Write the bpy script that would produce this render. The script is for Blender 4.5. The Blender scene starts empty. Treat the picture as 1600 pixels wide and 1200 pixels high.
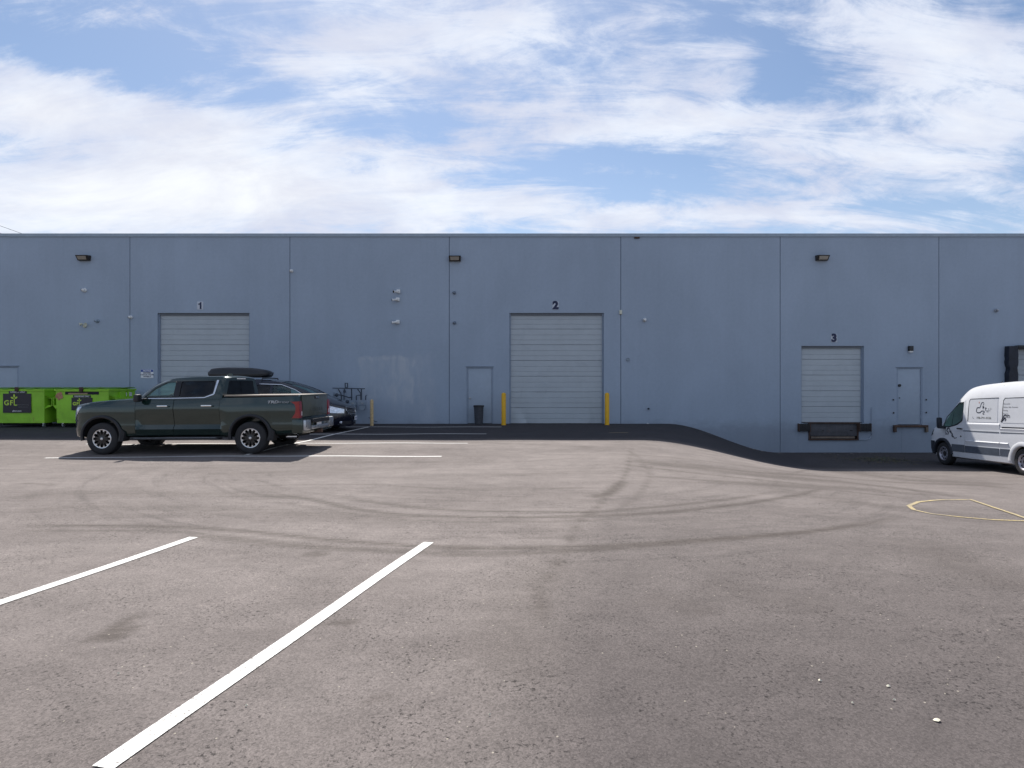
import bpy, bmesh, math, random
import numpy as np
from mathutils import Vector, Matrix
R = math.radians
random.seed(7)
SC = bpy.context.scene
COL = SC.collection
CZ = 1.75            # camera height
F = 960.0            # focal length in photograph pixels (1600 wide)
WY = 23.5            # distance of the warehouse front

# ------------------------------------------------------------------ camera
cam = bpy.data.cameras.new('camera')
cam.sensor_width = 36; cam.lens = 36 * F / 1600; cam.clip_end = 3000
co = bpy.data.objects.new('camera', cam); COL.objects.link(co)
co.location = (0, 0, CZ); co.rotation_euler = (R(90), 0, 0)
SC.camera = co
SUNV = Vector((-0.16, 0.755, 1.0)).normalized()     # towards the sun
sl = bpy.data.lights.new('sun', 'SUN'); sl.energy = 5.0; sl.angle = R(0.55); sl.color = (1, .95, .88)
so = bpy.data.objects.new('sun', sl); COL.objects.link(so)
so.rotation_euler = SUNV.to_track_quat('Z', 'Y').to_euler()
SC.view_settings.view_transform = 'Standard'; SC.view_settings.look = 'None'
SC.view_settings.exposure = 0.5; SC.view_settings.gamma = 1
SC.view_settings.use_curve_mapping = False

# ------------------------------------------------------------------ node helper
class G:
    def __init__(s, nt): s.nt = nt; s.L = nt.links
    def n(s, t, **k):
        x = s.nt.nodes.new(t)
        for a, b in k.items(): setattr(x, a, b)
        return x
    def put(s, sock, v):
        if isinstance(v, bpy.types.NodeSocket): s.L.new(v, sock)
        elif v is not None:
            try: sock.default_value = v
            except Exception:
                sock.default_value = (*v, 1) if len(v) == 3 else v
    def m(s, op, a, b=None, c=None, clamp=False):
        x = s.n('ShaderNodeMath', operation=op, use_clamp=clamp)
        for i, v in enumerate((a, b, c)):
            if v is not None: s.put(x.inputs[i], v)
        return x.outputs[0]
    def add(s, a, b): return s.m('ADD', a, b)
    def sub(s, a, b): return s.m('SUBTRACT', a, b)
    def mul(s, a, b): return s.m('MULTIPLY', a, b)
    def div(s, a, b): return s.m('DIVIDE', a, b)
    def rng(s, v, a, b, c=0., d=1., smooth=True):
        x = s.n('ShaderNodeMapRange', interpolation_type='SMOOTHSTEP' if smooth else 'LINEAR')
        for i, q in enumerate((v, a, b, c, d)): s.put(x.inputs[i], q)
        return x.outputs[0]
    def mix(s, f, a, b, blend='MIX'):
        x = s.n('ShaderNodeMix', data_type='RGBA', blend_type=blend)
        s.put(x.inputs[0], f); s.put(x.inputs[6], a); s.put(x.inputs[7], b)
        return x.outputs[2]
    def noise(s, vec, scale, detail=4, rough=.55, dist=0.):
        x = s.n('ShaderNodeTexNoise')
        if vec is not None: s.L.new(vec, x.inputs['Vector'])
        x.inputs['Scale'].default_value = scale; x.inputs['Detail'].default_value = detail
        x.inputs['Roughness'].default_value = rough; x.inputs['Distortion'].default_value = dist
        return x.outputs['Fac']
    def obj(s): return s.n('ShaderNodeTexCoord').outputs['Object']
    def scale(s, v, sc, rot=(0, 0, 0)):
        x = s.n('ShaderNodeMapping'); s.L.new(v, x.inputs['Vector'])
        x.inputs['Scale'].default_value = sc; x.inputs['Rotation'].default_value = rot
        return x.outputs[0]
    def xyz(s, v):
        x = s.n('ShaderNodeSeparateXYZ'); s.L.new(v, x.inputs[0]); return x.outputs
    def vec(s, a, b, c):
        x = s.n('ShaderNodeCombineXYZ')
        for i, v in enumerate((a, b, c)): s.put(x.inputs[i], v)
        return x.outputs[0]

# ------------------------------------------------------------------ sky
SKY_STR = 0.074
w = bpy.data.worlds.new('World'); SC.world = w; w.use_nodes = True
w.node_tree.nodes.clear()
g = G(w.node_tree)
sky = g.n('ShaderNodeTexSky', sky_type='NISHITA'); sky.sun_disc = False
sky.sun_elevation = math.asin(SUNV.z); sky.sun_rotation = math.atan2(SUNV.x, SUNV.y)
sky.air_density = 1.0; sky.dust_density = 0.6; sky.ozone_density = 1.5
d = g.n('ShaderNodeTexCoord').outputs['Generated']
dx, dy, dz = g.xyz(d)
zz = g.add(g.m('MAXIMUM', dz, 0.0), 0.34)
pl = g.vec(g.div(dx, zz), g.div(dy, zz), 0.0)
n1 = g.noise(g.scale(pl, (0.9, 1.25, 1), (0, 0, R(24))), 3.6, 14, .66, .35)
n2 = g.noise(g.scale(pl, (0.7, 2.6, 1), (0, 0, R(-38))), 4.6, 13, .70, 1.0)
n3 = g.noise(pl, 1.1, 3, .5, .3)
dens = g.add(g.add(g.mul(n1, .54), g.mul(n2, .43)), g.mul(n3, .29))
# large cloud banks and gaps (sky directions)
yy = g.m('MAXIMUM', dy, 0.05)
u = g.div(dx, yy); v = g.div(dz, yy)
front = g.rng(dy, 0.2, 0.5)
banks = [(60,170,130,45,.20),(300,215,140,55,.22),(545,95,130,50,.15),(1000,195,230,36,.10),(450,300,330,48,.26),
         (1430,210,230,80,.16),(1150,335,260,26,.18),(150,310,260,55,.27),(1040,110,150,50,.05),(1500,90,200,60,.14),(730,50,160,45,.10),
         (230,115,110,50,-.15),(850,270,120,28,-.15),(1222,112,55,50,-.22),(1030,245,170,16,-.12),(1000,300,110,26,-.16),
         (1420,322,120,14,-.13),(650,195,130,26,-.07),(120,75,150,30,-.12),(900,75,110,30,-.05),(760,300,60,25,-.05)]
for (bx, by, rx, ry, amp) in banks:
    a = g.div(g.sub(u, (bx - 800) / F), rx / F); b = g.div(g.sub(v, (600 - by) / F), ry / F)
    q = g.add(g.mul(a, a), g.mul(b, b))
    dens = g.add(dens, g.mul(g.mul(g.m('POWER', 2.718, g.mul(q, -1.0)), amp), front))
cover = g.rng(dens, .555, .74)
thick = g.rng(dens, .62, .98)
ccol = g.mix(thick, (7.9, 8.5, 9.7, 1), (9.75, 9.95, 10.2, 1))
shade = g.rng(g.noise(g.scale(pl, (1, 1.7, 1)), 2.6, 6, .6, .4), .33, .68, .80, 1.0)
ccol = g.mix(1.0, ccol, g.vec(shade, shade, g.add(g.mul(shade, .7), .3)), 'MULTIPLY')
skyc = g.mix(1.0, sky.outputs[0], (.98, 1.04, 1.10, 1), 'MULTIPLY')
# thin veil of haze that thickens to the horizon
veil = g.rng(dz, 0.42, 0.0, .05, .50)
skyc = g.mix(veil, skyc, (6.3, 7.5, 9.4, 1))
colr = g.mix(g.mul(cover, .93), skyc, ccol)
bg = g.n('ShaderNodeBackground'); g.put(bg.inputs[0], colr); bg.inputs[1].default_value = SKY_STR
g.L.new(bg.outputs[0], g.n('ShaderNodeOutputWorld').inputs[0])

# ------------------------------------------------------------------ materials
def new_mat(name):
    m = bpy.data.materials.new(name); m.use_nodes = True
    nt = m.node_tree; g = G(nt); p = nt.nodes['Principled BSDF']
    return m, g, p
def mat(name, col, rough=.5, metal=0., coat=0., var=.08, vscale=6, bump=0., bscale=60, spec=.5, dirt=None, flake=False):
    m, g, p = new_mat(name)
    o = g.obj()
    f = g.noise(o, vscale, 5, .6)
    k = g.rng(f, .3, .7, 1 - var, 1 + var, False)
    c = g.mix(1.0, (*col, 1), g.vec(k, k, k), 'MULTIPLY')
    if dirt:                      # (colour, amount, scale)
        dn = g.rng(g.noise(o, dirt[2], 8, .68, .5), .56, .72)
        c = g.mix(g.mul(dn, dirt[1]), c, (*dirt[0], 1))
    g.put(p.inputs['Base Color'], c)
    rr = g.rng(g.noise(o, vscale * 2.3, 4), .3, .7, max(0, rough - .06), min(1, rough + .06), False)
    g.put(p.inputs['Roughness'], rr)
    p.inputs['Metallic'].default_value = metal
    p.inputs['Coat Weight'].default_value = coat; p.inputs['Coat Roughness'].default_value = .04
    p.inputs['Specular IOR Level'].default_value = spec
    if bump:
        b = g.n('ShaderNodeBump'); b.inputs['Strength'].default_value = bump; b.inputs['Distance'].default_value = .01
        g.put(b.inputs['Height'], g.noise(o, bscale, 4)); g.L.new(b.outputs[0], p.inputs['Normal'])
    return m
def glass(name, tint, dark=0.):
    m, g, p = new_mat(name)
    nt = m.node_tree
    tr = g.n('ShaderNodeBsdfTransparent'); tr.inputs[0].default_value = (*tint, 1)
    gl = g.n('ShaderNodeBsdfGlossy'); gl.inputs['Roughness'].default_value = .02
    lw = g.n('ShaderNodeLayerWeight'); lw.inputs[0].default_value = .5
    fr = g.add(g.mul(g.m('POWER', lw.outputs['Facing'], 5.0), .9), .045)
    mx = g.n('ShaderNodeMixShader')
    g.L.new(fr, mx.inputs[0]); g.L.new(tr.outputs[0], mx.inputs[1]); g.L.new(gl.outputs[0], mx.inputs[2])
    nt.nodes.remove(p)
    g.L.new(mx.outputs[0], nt.nodes['Material Output'].inputs[0])
    return m

# asphalt -----------------------------------------------------------
def asphalt():
    m, g, p = new_mat('asphalt')
    o = g.obj(); X, Y, Z = g.xyz(o)
    at = lambda nm: g.n('ShaderNodeAttribute', attribute_name=nm).outputs['Fac']
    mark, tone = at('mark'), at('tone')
    big = g.noise(g.scale(o, (.7, 1.6, 1)), .35, 6, .62, .4)
    mid = g.noise(g.scale(o, (1, 1.2, 1), (0, 0, .06)), 2.2, 7, .72, .4)
    streak = g.noise(g.scale(o, (.16, 4.0, 1), (0, 0, .04)), 1.7, 9, .70, 1.6)
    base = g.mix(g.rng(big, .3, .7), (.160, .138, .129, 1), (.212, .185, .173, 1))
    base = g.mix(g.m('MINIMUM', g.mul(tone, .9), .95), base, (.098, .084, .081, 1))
    wall_shade = g.m('SUBTRACT', tone, 1.0, clamp=True)
    base = g.mix(wall_shade, base, (.050, .046, .049, 1))  # deepens the building's shadow strip within the asphalt colour
    k = g.rng(mid, .3, .72, .82, 1.12, False)
    far = g.rng(Y, 5.5, 9.0)
    k = g.mul(k, g.add(g.mul(g.sub(g.rng(streak, .32, .7, .84, 1.12, False), 1.0), g.add(g.mul(far, .8), .2)), 1.0))
    # fine striations left by turning tyres, sweeping round the same centre
    xx, yy_ = g.add(X, .3), g.sub(Y, 14.6)
    rad = g.m('SQRT', g.add(g.mul(xx, xx), g.mul(yy_, yy_))); th = g.m('ARCTAN2', yy_, xx)
    arc = g.noise(g.vec(rad, g.mul(th, .55), 0.0), 3.6, 9, .72, .15)
    am = g.mul(g.mul(g.rng(rad, 3.5, 5.2), g.rng(rad, 9.6, 8.0)), g.rng(Y, 13.5, 11.5))
    k = g.mul(k, g.sub(1.0, g.mul(g.mul(g.rng(arc, .50, .68), am), .24)))
    k = g.mul(k, g.add(1.0, g.mul(g.mul(g.rng(arc, .46, .34), am), .10)))
    # aggregate: pale stones, dark pits in loose clumps
    vo = g.n('ShaderNodeTexVoronoi'); g.L.new(o, vo.inputs['Vector']); vo.inputs['Scale'].default_value = 100
    vc = g.n('ShaderNodeRGBToBW'); g.L.new(vo.outputs['Color'], vc.inputs[0])
    k = g.mul(k, g.rng(vc.outputs[0], .15, .85, .78, 1.22, False))
    fine = g.noise(o, 210, 3, .7)
    k = g.mul(k, g.rng(fine, .3, .7, .78, 1.20, False))
    clump = g.rng(g.noise(o, 1.3, 7, .76, .5), .43, .58)
    pit = g.rng(g.noise(o, 36, 6, .74), .555, .63)
    pit = g.mul(pit, g.add(g.mul(clump, .85), .12))
    k = g.mul(k, g.sub(1.0, g.mul(pit, .72)))
    pit2 = g.rng(g.noise(o, 75, 2, .6), .64, .70)
    k = g.mul(k, g.sub(1.0, g.mul(pit2, .35)))
    # rubber and oil marks broken up by the grain
    brk = g.rng(g.noise(g.scale(o, (1.2, 4, 1)), 3.5, 7, .7, .3), .25, .62, .35, 1.0)
    k = g.mul(k, g.sub(1.0, g.m('MINIMUM', g.mul(g.mul(mark, brk), .80), .8)))
    c = g.mix(1.0, base, g.vec(k, k, k), 'MULTIPLY')
    c = g.mix(g.mul(g.m('MINIMUM', mark, 1.0), .35), c, (.105, .078, .062, 1))
    # pale specks
    vs = g.n('ShaderNodeTexVoronoi'); g.L.new(o, vs.inputs['Vector']); vs.inputs['Scale'].default_value = 22
    vs2 = g.xyz(vs.outputs['Color'])
    spk = g.mul(g.m('LESS_THAN', vs.outputs['Distance'], .13), g.m('GREATER_THAN', vs2[0], .93))
    c = g.mix(g.mul(spk, .7), c, (.42, .38, .31, 1))
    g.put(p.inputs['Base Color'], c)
    g.put(p.inputs['Roughness'], g.sub(.93, g.mul(mark, .12)))
    p.inputs['Specular IOR Level'].default_value = .3
    b = g.n('ShaderNodeBump'); b.inputs['Strength'].default_value = .55; b.inputs['Distance'].default_value = .008
    h = g.add(g.mul(vc.outputs[0], .35), g.mul(fine, .5)); h = g.sub(h, g.mul(pit, 1.0))
    g.put(b.inputs['Height'], h); g.L.new(b.outputs[0], p.inputs['Normal'])
    return m
M_ASPH = asphalt()

def line_paint(name, col, wear=.25):
    m, g, p = new_mat(name)
    o = g.obj()
    n = g.noise(o, 55, 4, .7); n2 = g.noise(o, 1.5, 4, .6)
    worn = g.mul(g.rng(g.add(n, g.mul(n2, .35)), .80 - wear * .3, .92 - wear * .3), .85)
    k = g.mul(g.rng(n2, .3, .7, .84, 1.06, False), g.rng(g.noise(o, 14, 5, .7), .3, .7, .90, 1.05, False))
    c = g.mix(1.0, (*col, 1), g.vec(k, k, k), 'MULTIPLY')
    g.put(p.inputs['Base Color'], g.mix(worn, c, (.17, .155, .145, 1)))
    p.inputs['Roughness'].default_value = .7
    b = g.n('ShaderNodeBump'); b.inputs['Strength'].default_value = .4; b.inputs['Distance'].default_value = .006
    g.put(b.inputs['Height'], g.noise(o, 150, 3)); g.L.new(b.outputs[0], p.inputs['Normal'])
    return m
M_WLINE = line_paint('white_line_paint', (.76, .75, .72), .36)
M_YLINE = line_paint('yellow_line_paint', (.60, .46, .18), .65)

def wall_mat(name, stain=False):
    m, g, p = new_mat(name)
    o = g.obj(); X, Y, Z = g.xyz(o)
    col = (.335, .402, .492)
    big = g.noise(g.scale(o, (1, 1, .6)), .45, 5, .6, .3)
    st = g.noise(g.scale(o, (3.5, 1, .22)), .8, 6, .65, .2)
    fine = g.noise(o, 9, 6, .65)
    k = g.mul(g.rng(big, .3, .7, .93, 1.06, False), g.rng(st, .3, .7, .98, 1.02, False))
    run = g.rng(g.noise(g.scale(o, (9, 1, .16)), 1.0, 6, .7, .1), .56, .70)
    run = g.mul(run, g.rng(g.add(Z, g.mul(g.noise(g.scale(o, (2, 1, .3)), 1, 3), 3.0)), 6.2, 9.0))
    k = g.mul(k, g.sub(1.0, g.mul(run, .07)))
    k = g.mul(k, g.rng(fine, .3, .7, .965, 1.035, False))
    c = g.mix(1.0, (*col, 1), g.vec(k, k, k), 'MULTIPLY')
    # splash dirt along the foot of the wall, in patches
    ft = g.mul(g.rng(g.add(Z, g.mul(g.noise(g.scale(o, (1, 1, 2)), 1.7, 5, .7), .9)), .95, .35), .35)
    c = g.mix(ft, c, (.13, .14, .16, 1))
    if stain:
        wob = g.mul(g.sub(g.noise(o, 1.3, 4, .6), .5), .55)
        xw, zw = g.add(X, wob), g.add(Z, wob)
        def box(x0, x1, z0, z1, e):
            a = g.mul(g.rng(xw, x0 - e, x0 + e), g.rng(xw, x1 + e, x1 - e))
            return g.mul(a, g.mul(g.rng(zw, z0 - e * 2, z0 + e * 2), g.rng(zw, z1 + e * .6, z1 - e * .6)))
        a = box(-5.8, -3.9, 1.1, 2.75, .12)
        a2 = g.sub(box(-5.86, -3.75, 1.0, 2.82, .05), g.mul(box(-5.74, -3.9, .5, 2.66, .10), 1.0))
        a3 = box(-4.6, -3.1, .5, 2.9, .25); a4 = box(-3.6, -2.9, .25, 2.0, .15)
        stk = g.rng(g.noise(g.scale(o, (2.2, 1, .7)), 1.6, 6, .68, .8), .36, .66, .2, 1)
        f = g.add(g.mul(a, .55), g.mul(g.m('MAXIMUM', a2, 0), .6))
        f = g.add(f, g.add(g.mul(a3, .32), g.mul(a4, .28)))
        c = g.mix(g.mul(f, stk), c, (.46, .50, .55, 1))
    g.put(p.inputs['Base Color'], c)
    p.inputs['Roughness'].default_value = .8; p.inputs['Specular IOR Level'].default_value = .25
    b = g.n('ShaderNodeBump'); b.inputs['Strength'].default_value = .25; b.inputs['Distance'].default_value = .012
    g.put(b.inputs['Height'], g.add(g.mul(g.noise(o, 38, 4, .7), .6), g.mul(g.noise(o, 2.2, 3), 1.2)))
    g.L.new(b.outputs[0], p.inputs['Normal'])
    return m
M_WALL = wall_mat('painted_concrete'); M_WALLS = wall_mat('painted_concrete_scrubbed', True)
M_JOINT = mat('joint_sealant', (.10, .13, .18), .8)
M_COPING = mat('coping_metal', (.31, .37, .43), .45, .2)
M_OHD = mat('door_section_paint', (.42, .465, .50), .45, .0, var=.05, vscale=2, dirt=((.22, .25, .30), .25, 1.2))
M_DOORP = mat('door_paint', (.335, .402, .485), .55, var=.04)
M_FRAME = mat('door_frame_paint', (.25, .31, .40), .5)
M_DARKREC = mat('dark_gap', (.02, .02, .025), .9)
M_STEEL = mat('steel', (.45, .46, .48), .35, .9)
M_GALV = mat('galvanised', (.42, .44, .47), .5, .6)
M_WHITEP = mat('white_plastic', (.72, .73, .72), .4)
M_CREAM = mat('cream_plastic', (.62, .62, .50), .45)
M_BLACKP = mat('black_plastic', (.018, .019, .022), .5)
M_BLACKG = mat('black_gloss', (.008, .008, .01), .12)
M_RUBBER = mat('rubber', (.022, .022, .024), .8, bump=.2)
M_BRONZE = mat('dark_bronze', (.035, .03, .028), .45, .3)
M_LENS = mat('lamp_lens', (.30, .27, .23), .2)
M_RUSTY = mat('rusty_steel', (.075, .045, .035), .8, .1, var=.3, vscale=8, dirt=((.20, .10, .06), .7, 5))
M_DOCKPL = mat('dock_plate', (.085, .085, .095), .65, .3, var=.25, vscale=5, dirt=((.12, .07, .05), .7, 4))
M_YELLOW = mat('yellow_bollard_paint', (.80, .44, .010), .45, var=.08, dirt=((.32, .20, .05), .3, 6))
M_OLDYEL = mat('weathered_yellow_post', (.58, .43, .23), .8, var=.2, vscale=14, dirt=((.13, .06, .02), .85, 11), bump=.5, bscale=30)
M_NAVY = mat('navy_print', (.008, .015, .06), .5)
M_SIGNW = mat('sign_white', (.80, .81, .84), .5)
M_SIGNB = mat('sign_blue', (.015, .06, .30), .45)
M_METERG = mat('meter_grey', (.16, .20, .26), .5, .1)
M_METERB = mat('meter_body', (.26, .32, .38), .45)
M_PIPE = mat('pipe_paint', (.05, .065, .09), .55)
def green_mat():
    m, g, p = new_mat('dumpster_green')
    o = g.obj()
    n = g.noise(o, 1.6, 5, .6, .3); k = g.rng(n, .3, .7, .82, 1.15, False)
    c = g.mix(1.0, (.29, .62, .035, 1), g.vec(k, k, k), 'MULTIPLY')
    rust = g.rng(g.noise(g.scale(o, (1, 1, .6)), 3.2, 9, .72, .6), .60, .68)
    c = g.mix(g.mul(rust, .55), c, (.25, .20, .04, 1))
    scr = g.rng(g.noise(g.scale(o, (1.3, 1.3, 8)), 5, 7, .7), .62, .67)
    c = g.mix(g.mul(scr, .4), c, (.09, .20, .02, 1))
    g.put(p.inputs['Base Color'], c); p.inputs['Roughness'].default_value = .5
    b = g.n('ShaderNodeBump'); b.inputs['Strength'].default_value = .35; b.inputs['Distance'].default_value = .03
    g.put(b.inputs['Height'], g.noise(o, 3.0, 4)); g.L.new(b.outputs[0], p.inputs['Normal'])
    return m
M_GREEN = green_mat()
M_GREEND = mat('lid_green', (.09, .25, .015), .55, var=.2)
M_PATCH = mat('bare_rust_patch', (.42, .22, .13), .8, var=.3, vscale=12, dirt=((.5, .4, .3), .8, 9))
M_DECAL = mat('decal_black', (.010, .011, .022), .35)
M_LIME = mat('decal_lime', (.50, .72, .06), .4)
M_TXTW = mat('decal_white', (.62, .63, .66), .4)
M_TXTG = mat('decal_grey', (.15, .16, .17), .4)
M_TXTF = mat('faded_print', (.36, .36, .37), .5)
M_CARD = mat('cardboard', (.36, .26, .16), .85)
M_TRUCK = mat('truck_green_paint', (.005, .022, .018), .2, .3, 1.0, var=.05, vscale=2)
M_TRUCKROOF = M_TRUCK
M_GATEG = mat('truck_green_dust_reflect', (.085, .095, .078), .38, .2, .5, var=.12, vscale=3)  # tailgate paler: dust, plus reflection of the lot painted into the colour
M_COVER = mat('bed_cover_dusty', (.20, .17, .145), .6, var=.15, vscale=3)
M_CHROME = mat('chrome', (.75, .76, .78), .12, 1.)
M_SILVER = mat('silver_bumper', (.48, .50, .53), .3, .8)
M_FLARE = mat('flare_plastic', (.010, .011, .015), .5)
M_GLASSF = glass('clear_side_glass', (.80, .93, .90))
M_GLASSD = glass('privacy_glass', (.20, .22, .25))
M_GLASSW = glass('windshield_glass', (.76, .90, .87))
M_RED = mat('red_lens', (.26, .003, .008), .15, 0, 1., var=.15, vscale=14)
M_HLAMP = mat('headlamp', (.62, .66, .74), .12, .5, 1., var=.45, vscale=22)
M_SEAT = mat('seat_fabric', (.025, .025, .028), .8)
M_INT = mat('cabin_trim', (.03, .03, .032), .8)
M_UNDER = mat('underbody', (.012, .012, .012), .9)
M_RIMB = mat('rim_black', (.006, .006, .007), .35, 0, .3)
M_RIMS = mat('rim_machined', (.62, .63, .65), .25, .9)
M_NAVYCAR = mat('minivan_navy_paint', (.002, .004, .014), .15, .0, .45, var=.05)
M_VANW = mat('van_white_paint', (.72, .73, .76), .35, 0, .6, var=.03, dirt=((.45, .43, .40), .15, 2.5))
M_CLAD = mat('van_grey_cladding', (.10, .115, .14), .6)
M_CLADD = mat('van_dark_trim', (.02, .024, .035), .6)
M_BAND = mat('van_logo_band', (.085, .10, .13), .5, var=.2, vscale=9)
M_ORANGE = mat('orange_print', (.55, .20, .10), .5)
M_STEELW = mat('van_wheel_silver', (.46, .45, .50), .4, .7)

# ------------------------------------------------------------------ object helpers
def tag(o, label=None, cat=None, group=None, kind=None):
    if label: o['label'] = label
    if cat: o['category'] = cat
    if group: o['group'] = group
    if kind: o['kind'] = kind
    return o
def thing(name, label, cat, loc=(0, 0, 0), rot=(0, 0, 0), group=None):
    o = bpy.data.objects.new(name, None); COL.objects.link(o)
    o.location = loc; o.rotation_euler = rot; o.empty_display_size = .2
    return tag(o, label, cat, group)
def smooth(me, ang=35):
    me.polygons.foreach_set('use_smooth', [True] * len(me.polygons))
    me.set_sharp_from_angle(angle=R(ang))
def obj(name, bm, m, parent=None, sm=True, ang=35, loc=None, label=None):
    if isinstance(bm, bpy.types.Mesh): me = bm
    else:
        me = bpy.data.meshes.new(name); bmesh.ops.recalc_face_normals(bm, faces=bm.faces[:]); bm.to_mesh(me); bm.free()
    if m is not None:
        me.materials.clear()
        for q in (m if isinstance(m, (list, tuple)) else [m]): me.materials.append(q)
    if sm: smooth(me, ang)
    o = bpy.data.objects.new(name, me); COL.objects.link(o)
    if parent: o.parent = parent
    if loc: o.location = loc
    if label: o['label'] = label
    return o
def BM(): return bmesh.new()
def box(bm, x0, x1, y0, y1, z0, z1, bev=0., mtx=None):
    b = bmesh.new() if bev else bm
    vs = [b.verts.new(p) for p in ((x0,y0,z0),(x1,y0,z0),(x1,y1,z0),(x0,y1,z0),(x0,y0,z1),(x1,y0,z1),(x1,y1,z1),(x0,y1,z1))]
    for f in ((0,3,2,1),(4,5,6,7),(0,1,5,4),(1,2,6,5),(2,3,7,6),(3,0,4,7)): b.faces.new([vs[i] for i in f])
    if bev:
        bmesh.ops.bevel(b, geom=b.edges[:], offset=bev, segments=2, affect='EDGES', profile=.6)
        if mtx: bmesh.ops.transform(b, matrix=mtx, verts=b.verts[:])
        merge(bm, b)
    elif mtx: bmesh.ops.transform(bm, matrix=mtx, verts=vs)
    return bm
def merge(bm, b):
    mp = [bm.verts.new(v.co) for v in b.verts]
    b.verts.index_update()
    for f in b.faces:
        try: bm.faces.new([mp[v.index] for v in f.verts])
        except ValueError: pass
    b.free()
def lathe(bm, prof, n=32, axis='Z', c=(0, 0, 0), closed=False):
    """prof: list of (r, h) along the axis"""
    rings = []
    for r, h in prof:
        ring = []
        for i in range(n):
            a = 2 * math.pi * i / n; p, q = r * math.cos(a), r * math.sin(a)
            v = {'Z': (p, q, h), 'Y': (p, h, q), 'X': (h, p, q)}[axis]
            ring.append(bm.verts.new((v[0] + c[0], v[1] + c[1], v[2] + c[2])))
        rings.append(ring)
    m = len(rings)
    for k in range(m if closed else m - 1):
        a, b = rings[k], rings[(k + 1) % m]
        for i in range(n): bm.faces.new((a[i], a[(i+1) % n], b[(i+1) % n], b[i]))
    if not closed:
        if prof[0][0] > 1e-5: bm.faces.new(rings[0])
        if prof[-1][0] > 1e-5: bm.faces.new(rings[-1])
    return bm
def tube(bm, pts, r, n=8):
    pts = [Vector(p) for p in pts]; rings = []
    for i, p in enumerate(pts):
        t = (pts[min(i+1, len(pts)-1)] - pts[max(i-1, 0)]).normalized()
        a = t.cross(Vector((0, 0, 1)) if abs(t.z) < .9 else Vector((1, 0, 0))).normalized(); b = t.cross(a)
        rr = r[i] if isinstance(r, (list, tuple)) else r
        rings.append([bm.verts.new(p + (a * math.cos(2*math.pi*k/n) + b * math.sin(2*math.pi*k/n)) * rr) for k in range(n)])
    for a, b in zip(rings, rings[1:]):
        for i in range(n): bm.faces.new((a[i], a[(i+1) % n], b[(i+1) % n], b[i]))
    bm.faces.new(rings[0]); bm.faces.new(rings[-1])
    return bm
def prism(bm, poly, a0, a1, plane='XZ'):
    """extrude a polygon along the axis normal to its plane"""
    def P(u, v, a): return {'XZ': (u, a, v), 'XY': (u, v, a), 'YZ': (a, u, v)}[plane]
    A = [bm.verts.new(P(u, v, a0)) for u, v in poly]; B = [bm.verts.new(P(u, v, a1)) for u, v in poly]
    n = len(poly)
    bm.faces.new(A); bm.faces.new(B)
    for i in range(n): bm.faces.new((A[i], A[(i+1) % n], B[(i+1) % n], B[i]))
    return bm
def rpoly(pts, r, seg=4):
    """round the corners of a polygon"""
    out = []; n = len(pts)
    for i in range(n):
        p = Vector(pts[i]); a = Vector(pts[i-1]) - p; b = Vector(pts[(i+1) % n]) - p
        rr = min(r, a.length * .45, b.length * .45)
        s, e = p + a.normalized() * rr, p + b.normalized() * rr
        for k in range(seg + 1):
            t = k / seg
            out.append(tuple(s * (1-t)**2 + p * 2*t*(1-t) + e * t*t))
    return out
def text(name, body, size, m, parent, mtx, bold=0., ext=.0005, align='CENTER', xs=1., shear=0.):
    cu = bpy.data.curves.new(name, 'FONT'); cu.body = body; cu.size = size; cu.offset = bold; cu.extrude = ext
    cu.align_x = align; cu.align_y = 'CENTER'; cu.shear = shear; cu.resolution_u = 3
    t = bpy.data.objects.new(name, cu); COL.objects.link(t)
    bpy.context.view_layer.update()
    me = bpy.data.meshes.new_from_object(t.evaluated_get(bpy.context.evaluated_depsgraph_get()))
    bpy.data.objects.remove(t); bpy.data.curves.remove(cu)
    me.transform(mtx @ Matrix.Diagonal((xs, 1, 1, 1)))
    o = obj(name, me, m, parent, sm=False); return o
def face_front(x, y, z):     # text plane facing -Y
    return Matrix.Translation((x, y, z)) @ Matrix.Rotation(R(90), 4, 'X')
def face_x(x, y, z, s=1):    # text plane facing +X (s=1)
    return Matrix.Translation((x, y, z)) @ Matrix.Rotation(R(90 * s), 4, 'Z') @ Matrix.Rotation(R(90), 4, 'X')
def boolean(o, cutters, op='DIFFERENCE'):
    for c in cutters: c.parent = o.parent
    for c in cutters:
        md = o.modifiers.new('b', 'BOOLEAN'); md.operation = op; md.solver = 'EXACT'; md.object = c
    bpy.context.view_layer.update()
    me = bpy.data.meshes.new_from_object(o.evaluated_get(bpy.context.evaluated_depsgraph_get()))
    o.modifiers.clear(); old = o.data; o.data = me
    for c in cutters:
        cm = c.data; bpy.data.objects.remove(c); bpy.data.meshes.remove(cm)
    return o
def cutter(bm):
    bmesh.ops.recalc_face_normals(bm, faces=bm.faces[:])
    me = bpy.data.meshes.new('cut'); bm.to_mesh(me); bm.free()
    o = bpy.data.objects.new('cut', me); COL.objects.link(o); return o
def copy_tree(o, parent=None):
    c = o.copy(); COL.objects.link(c)
    if parent: c.parent = parent
    for ch in list(o.children): copy_tree(ch, c)
    return c
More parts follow.
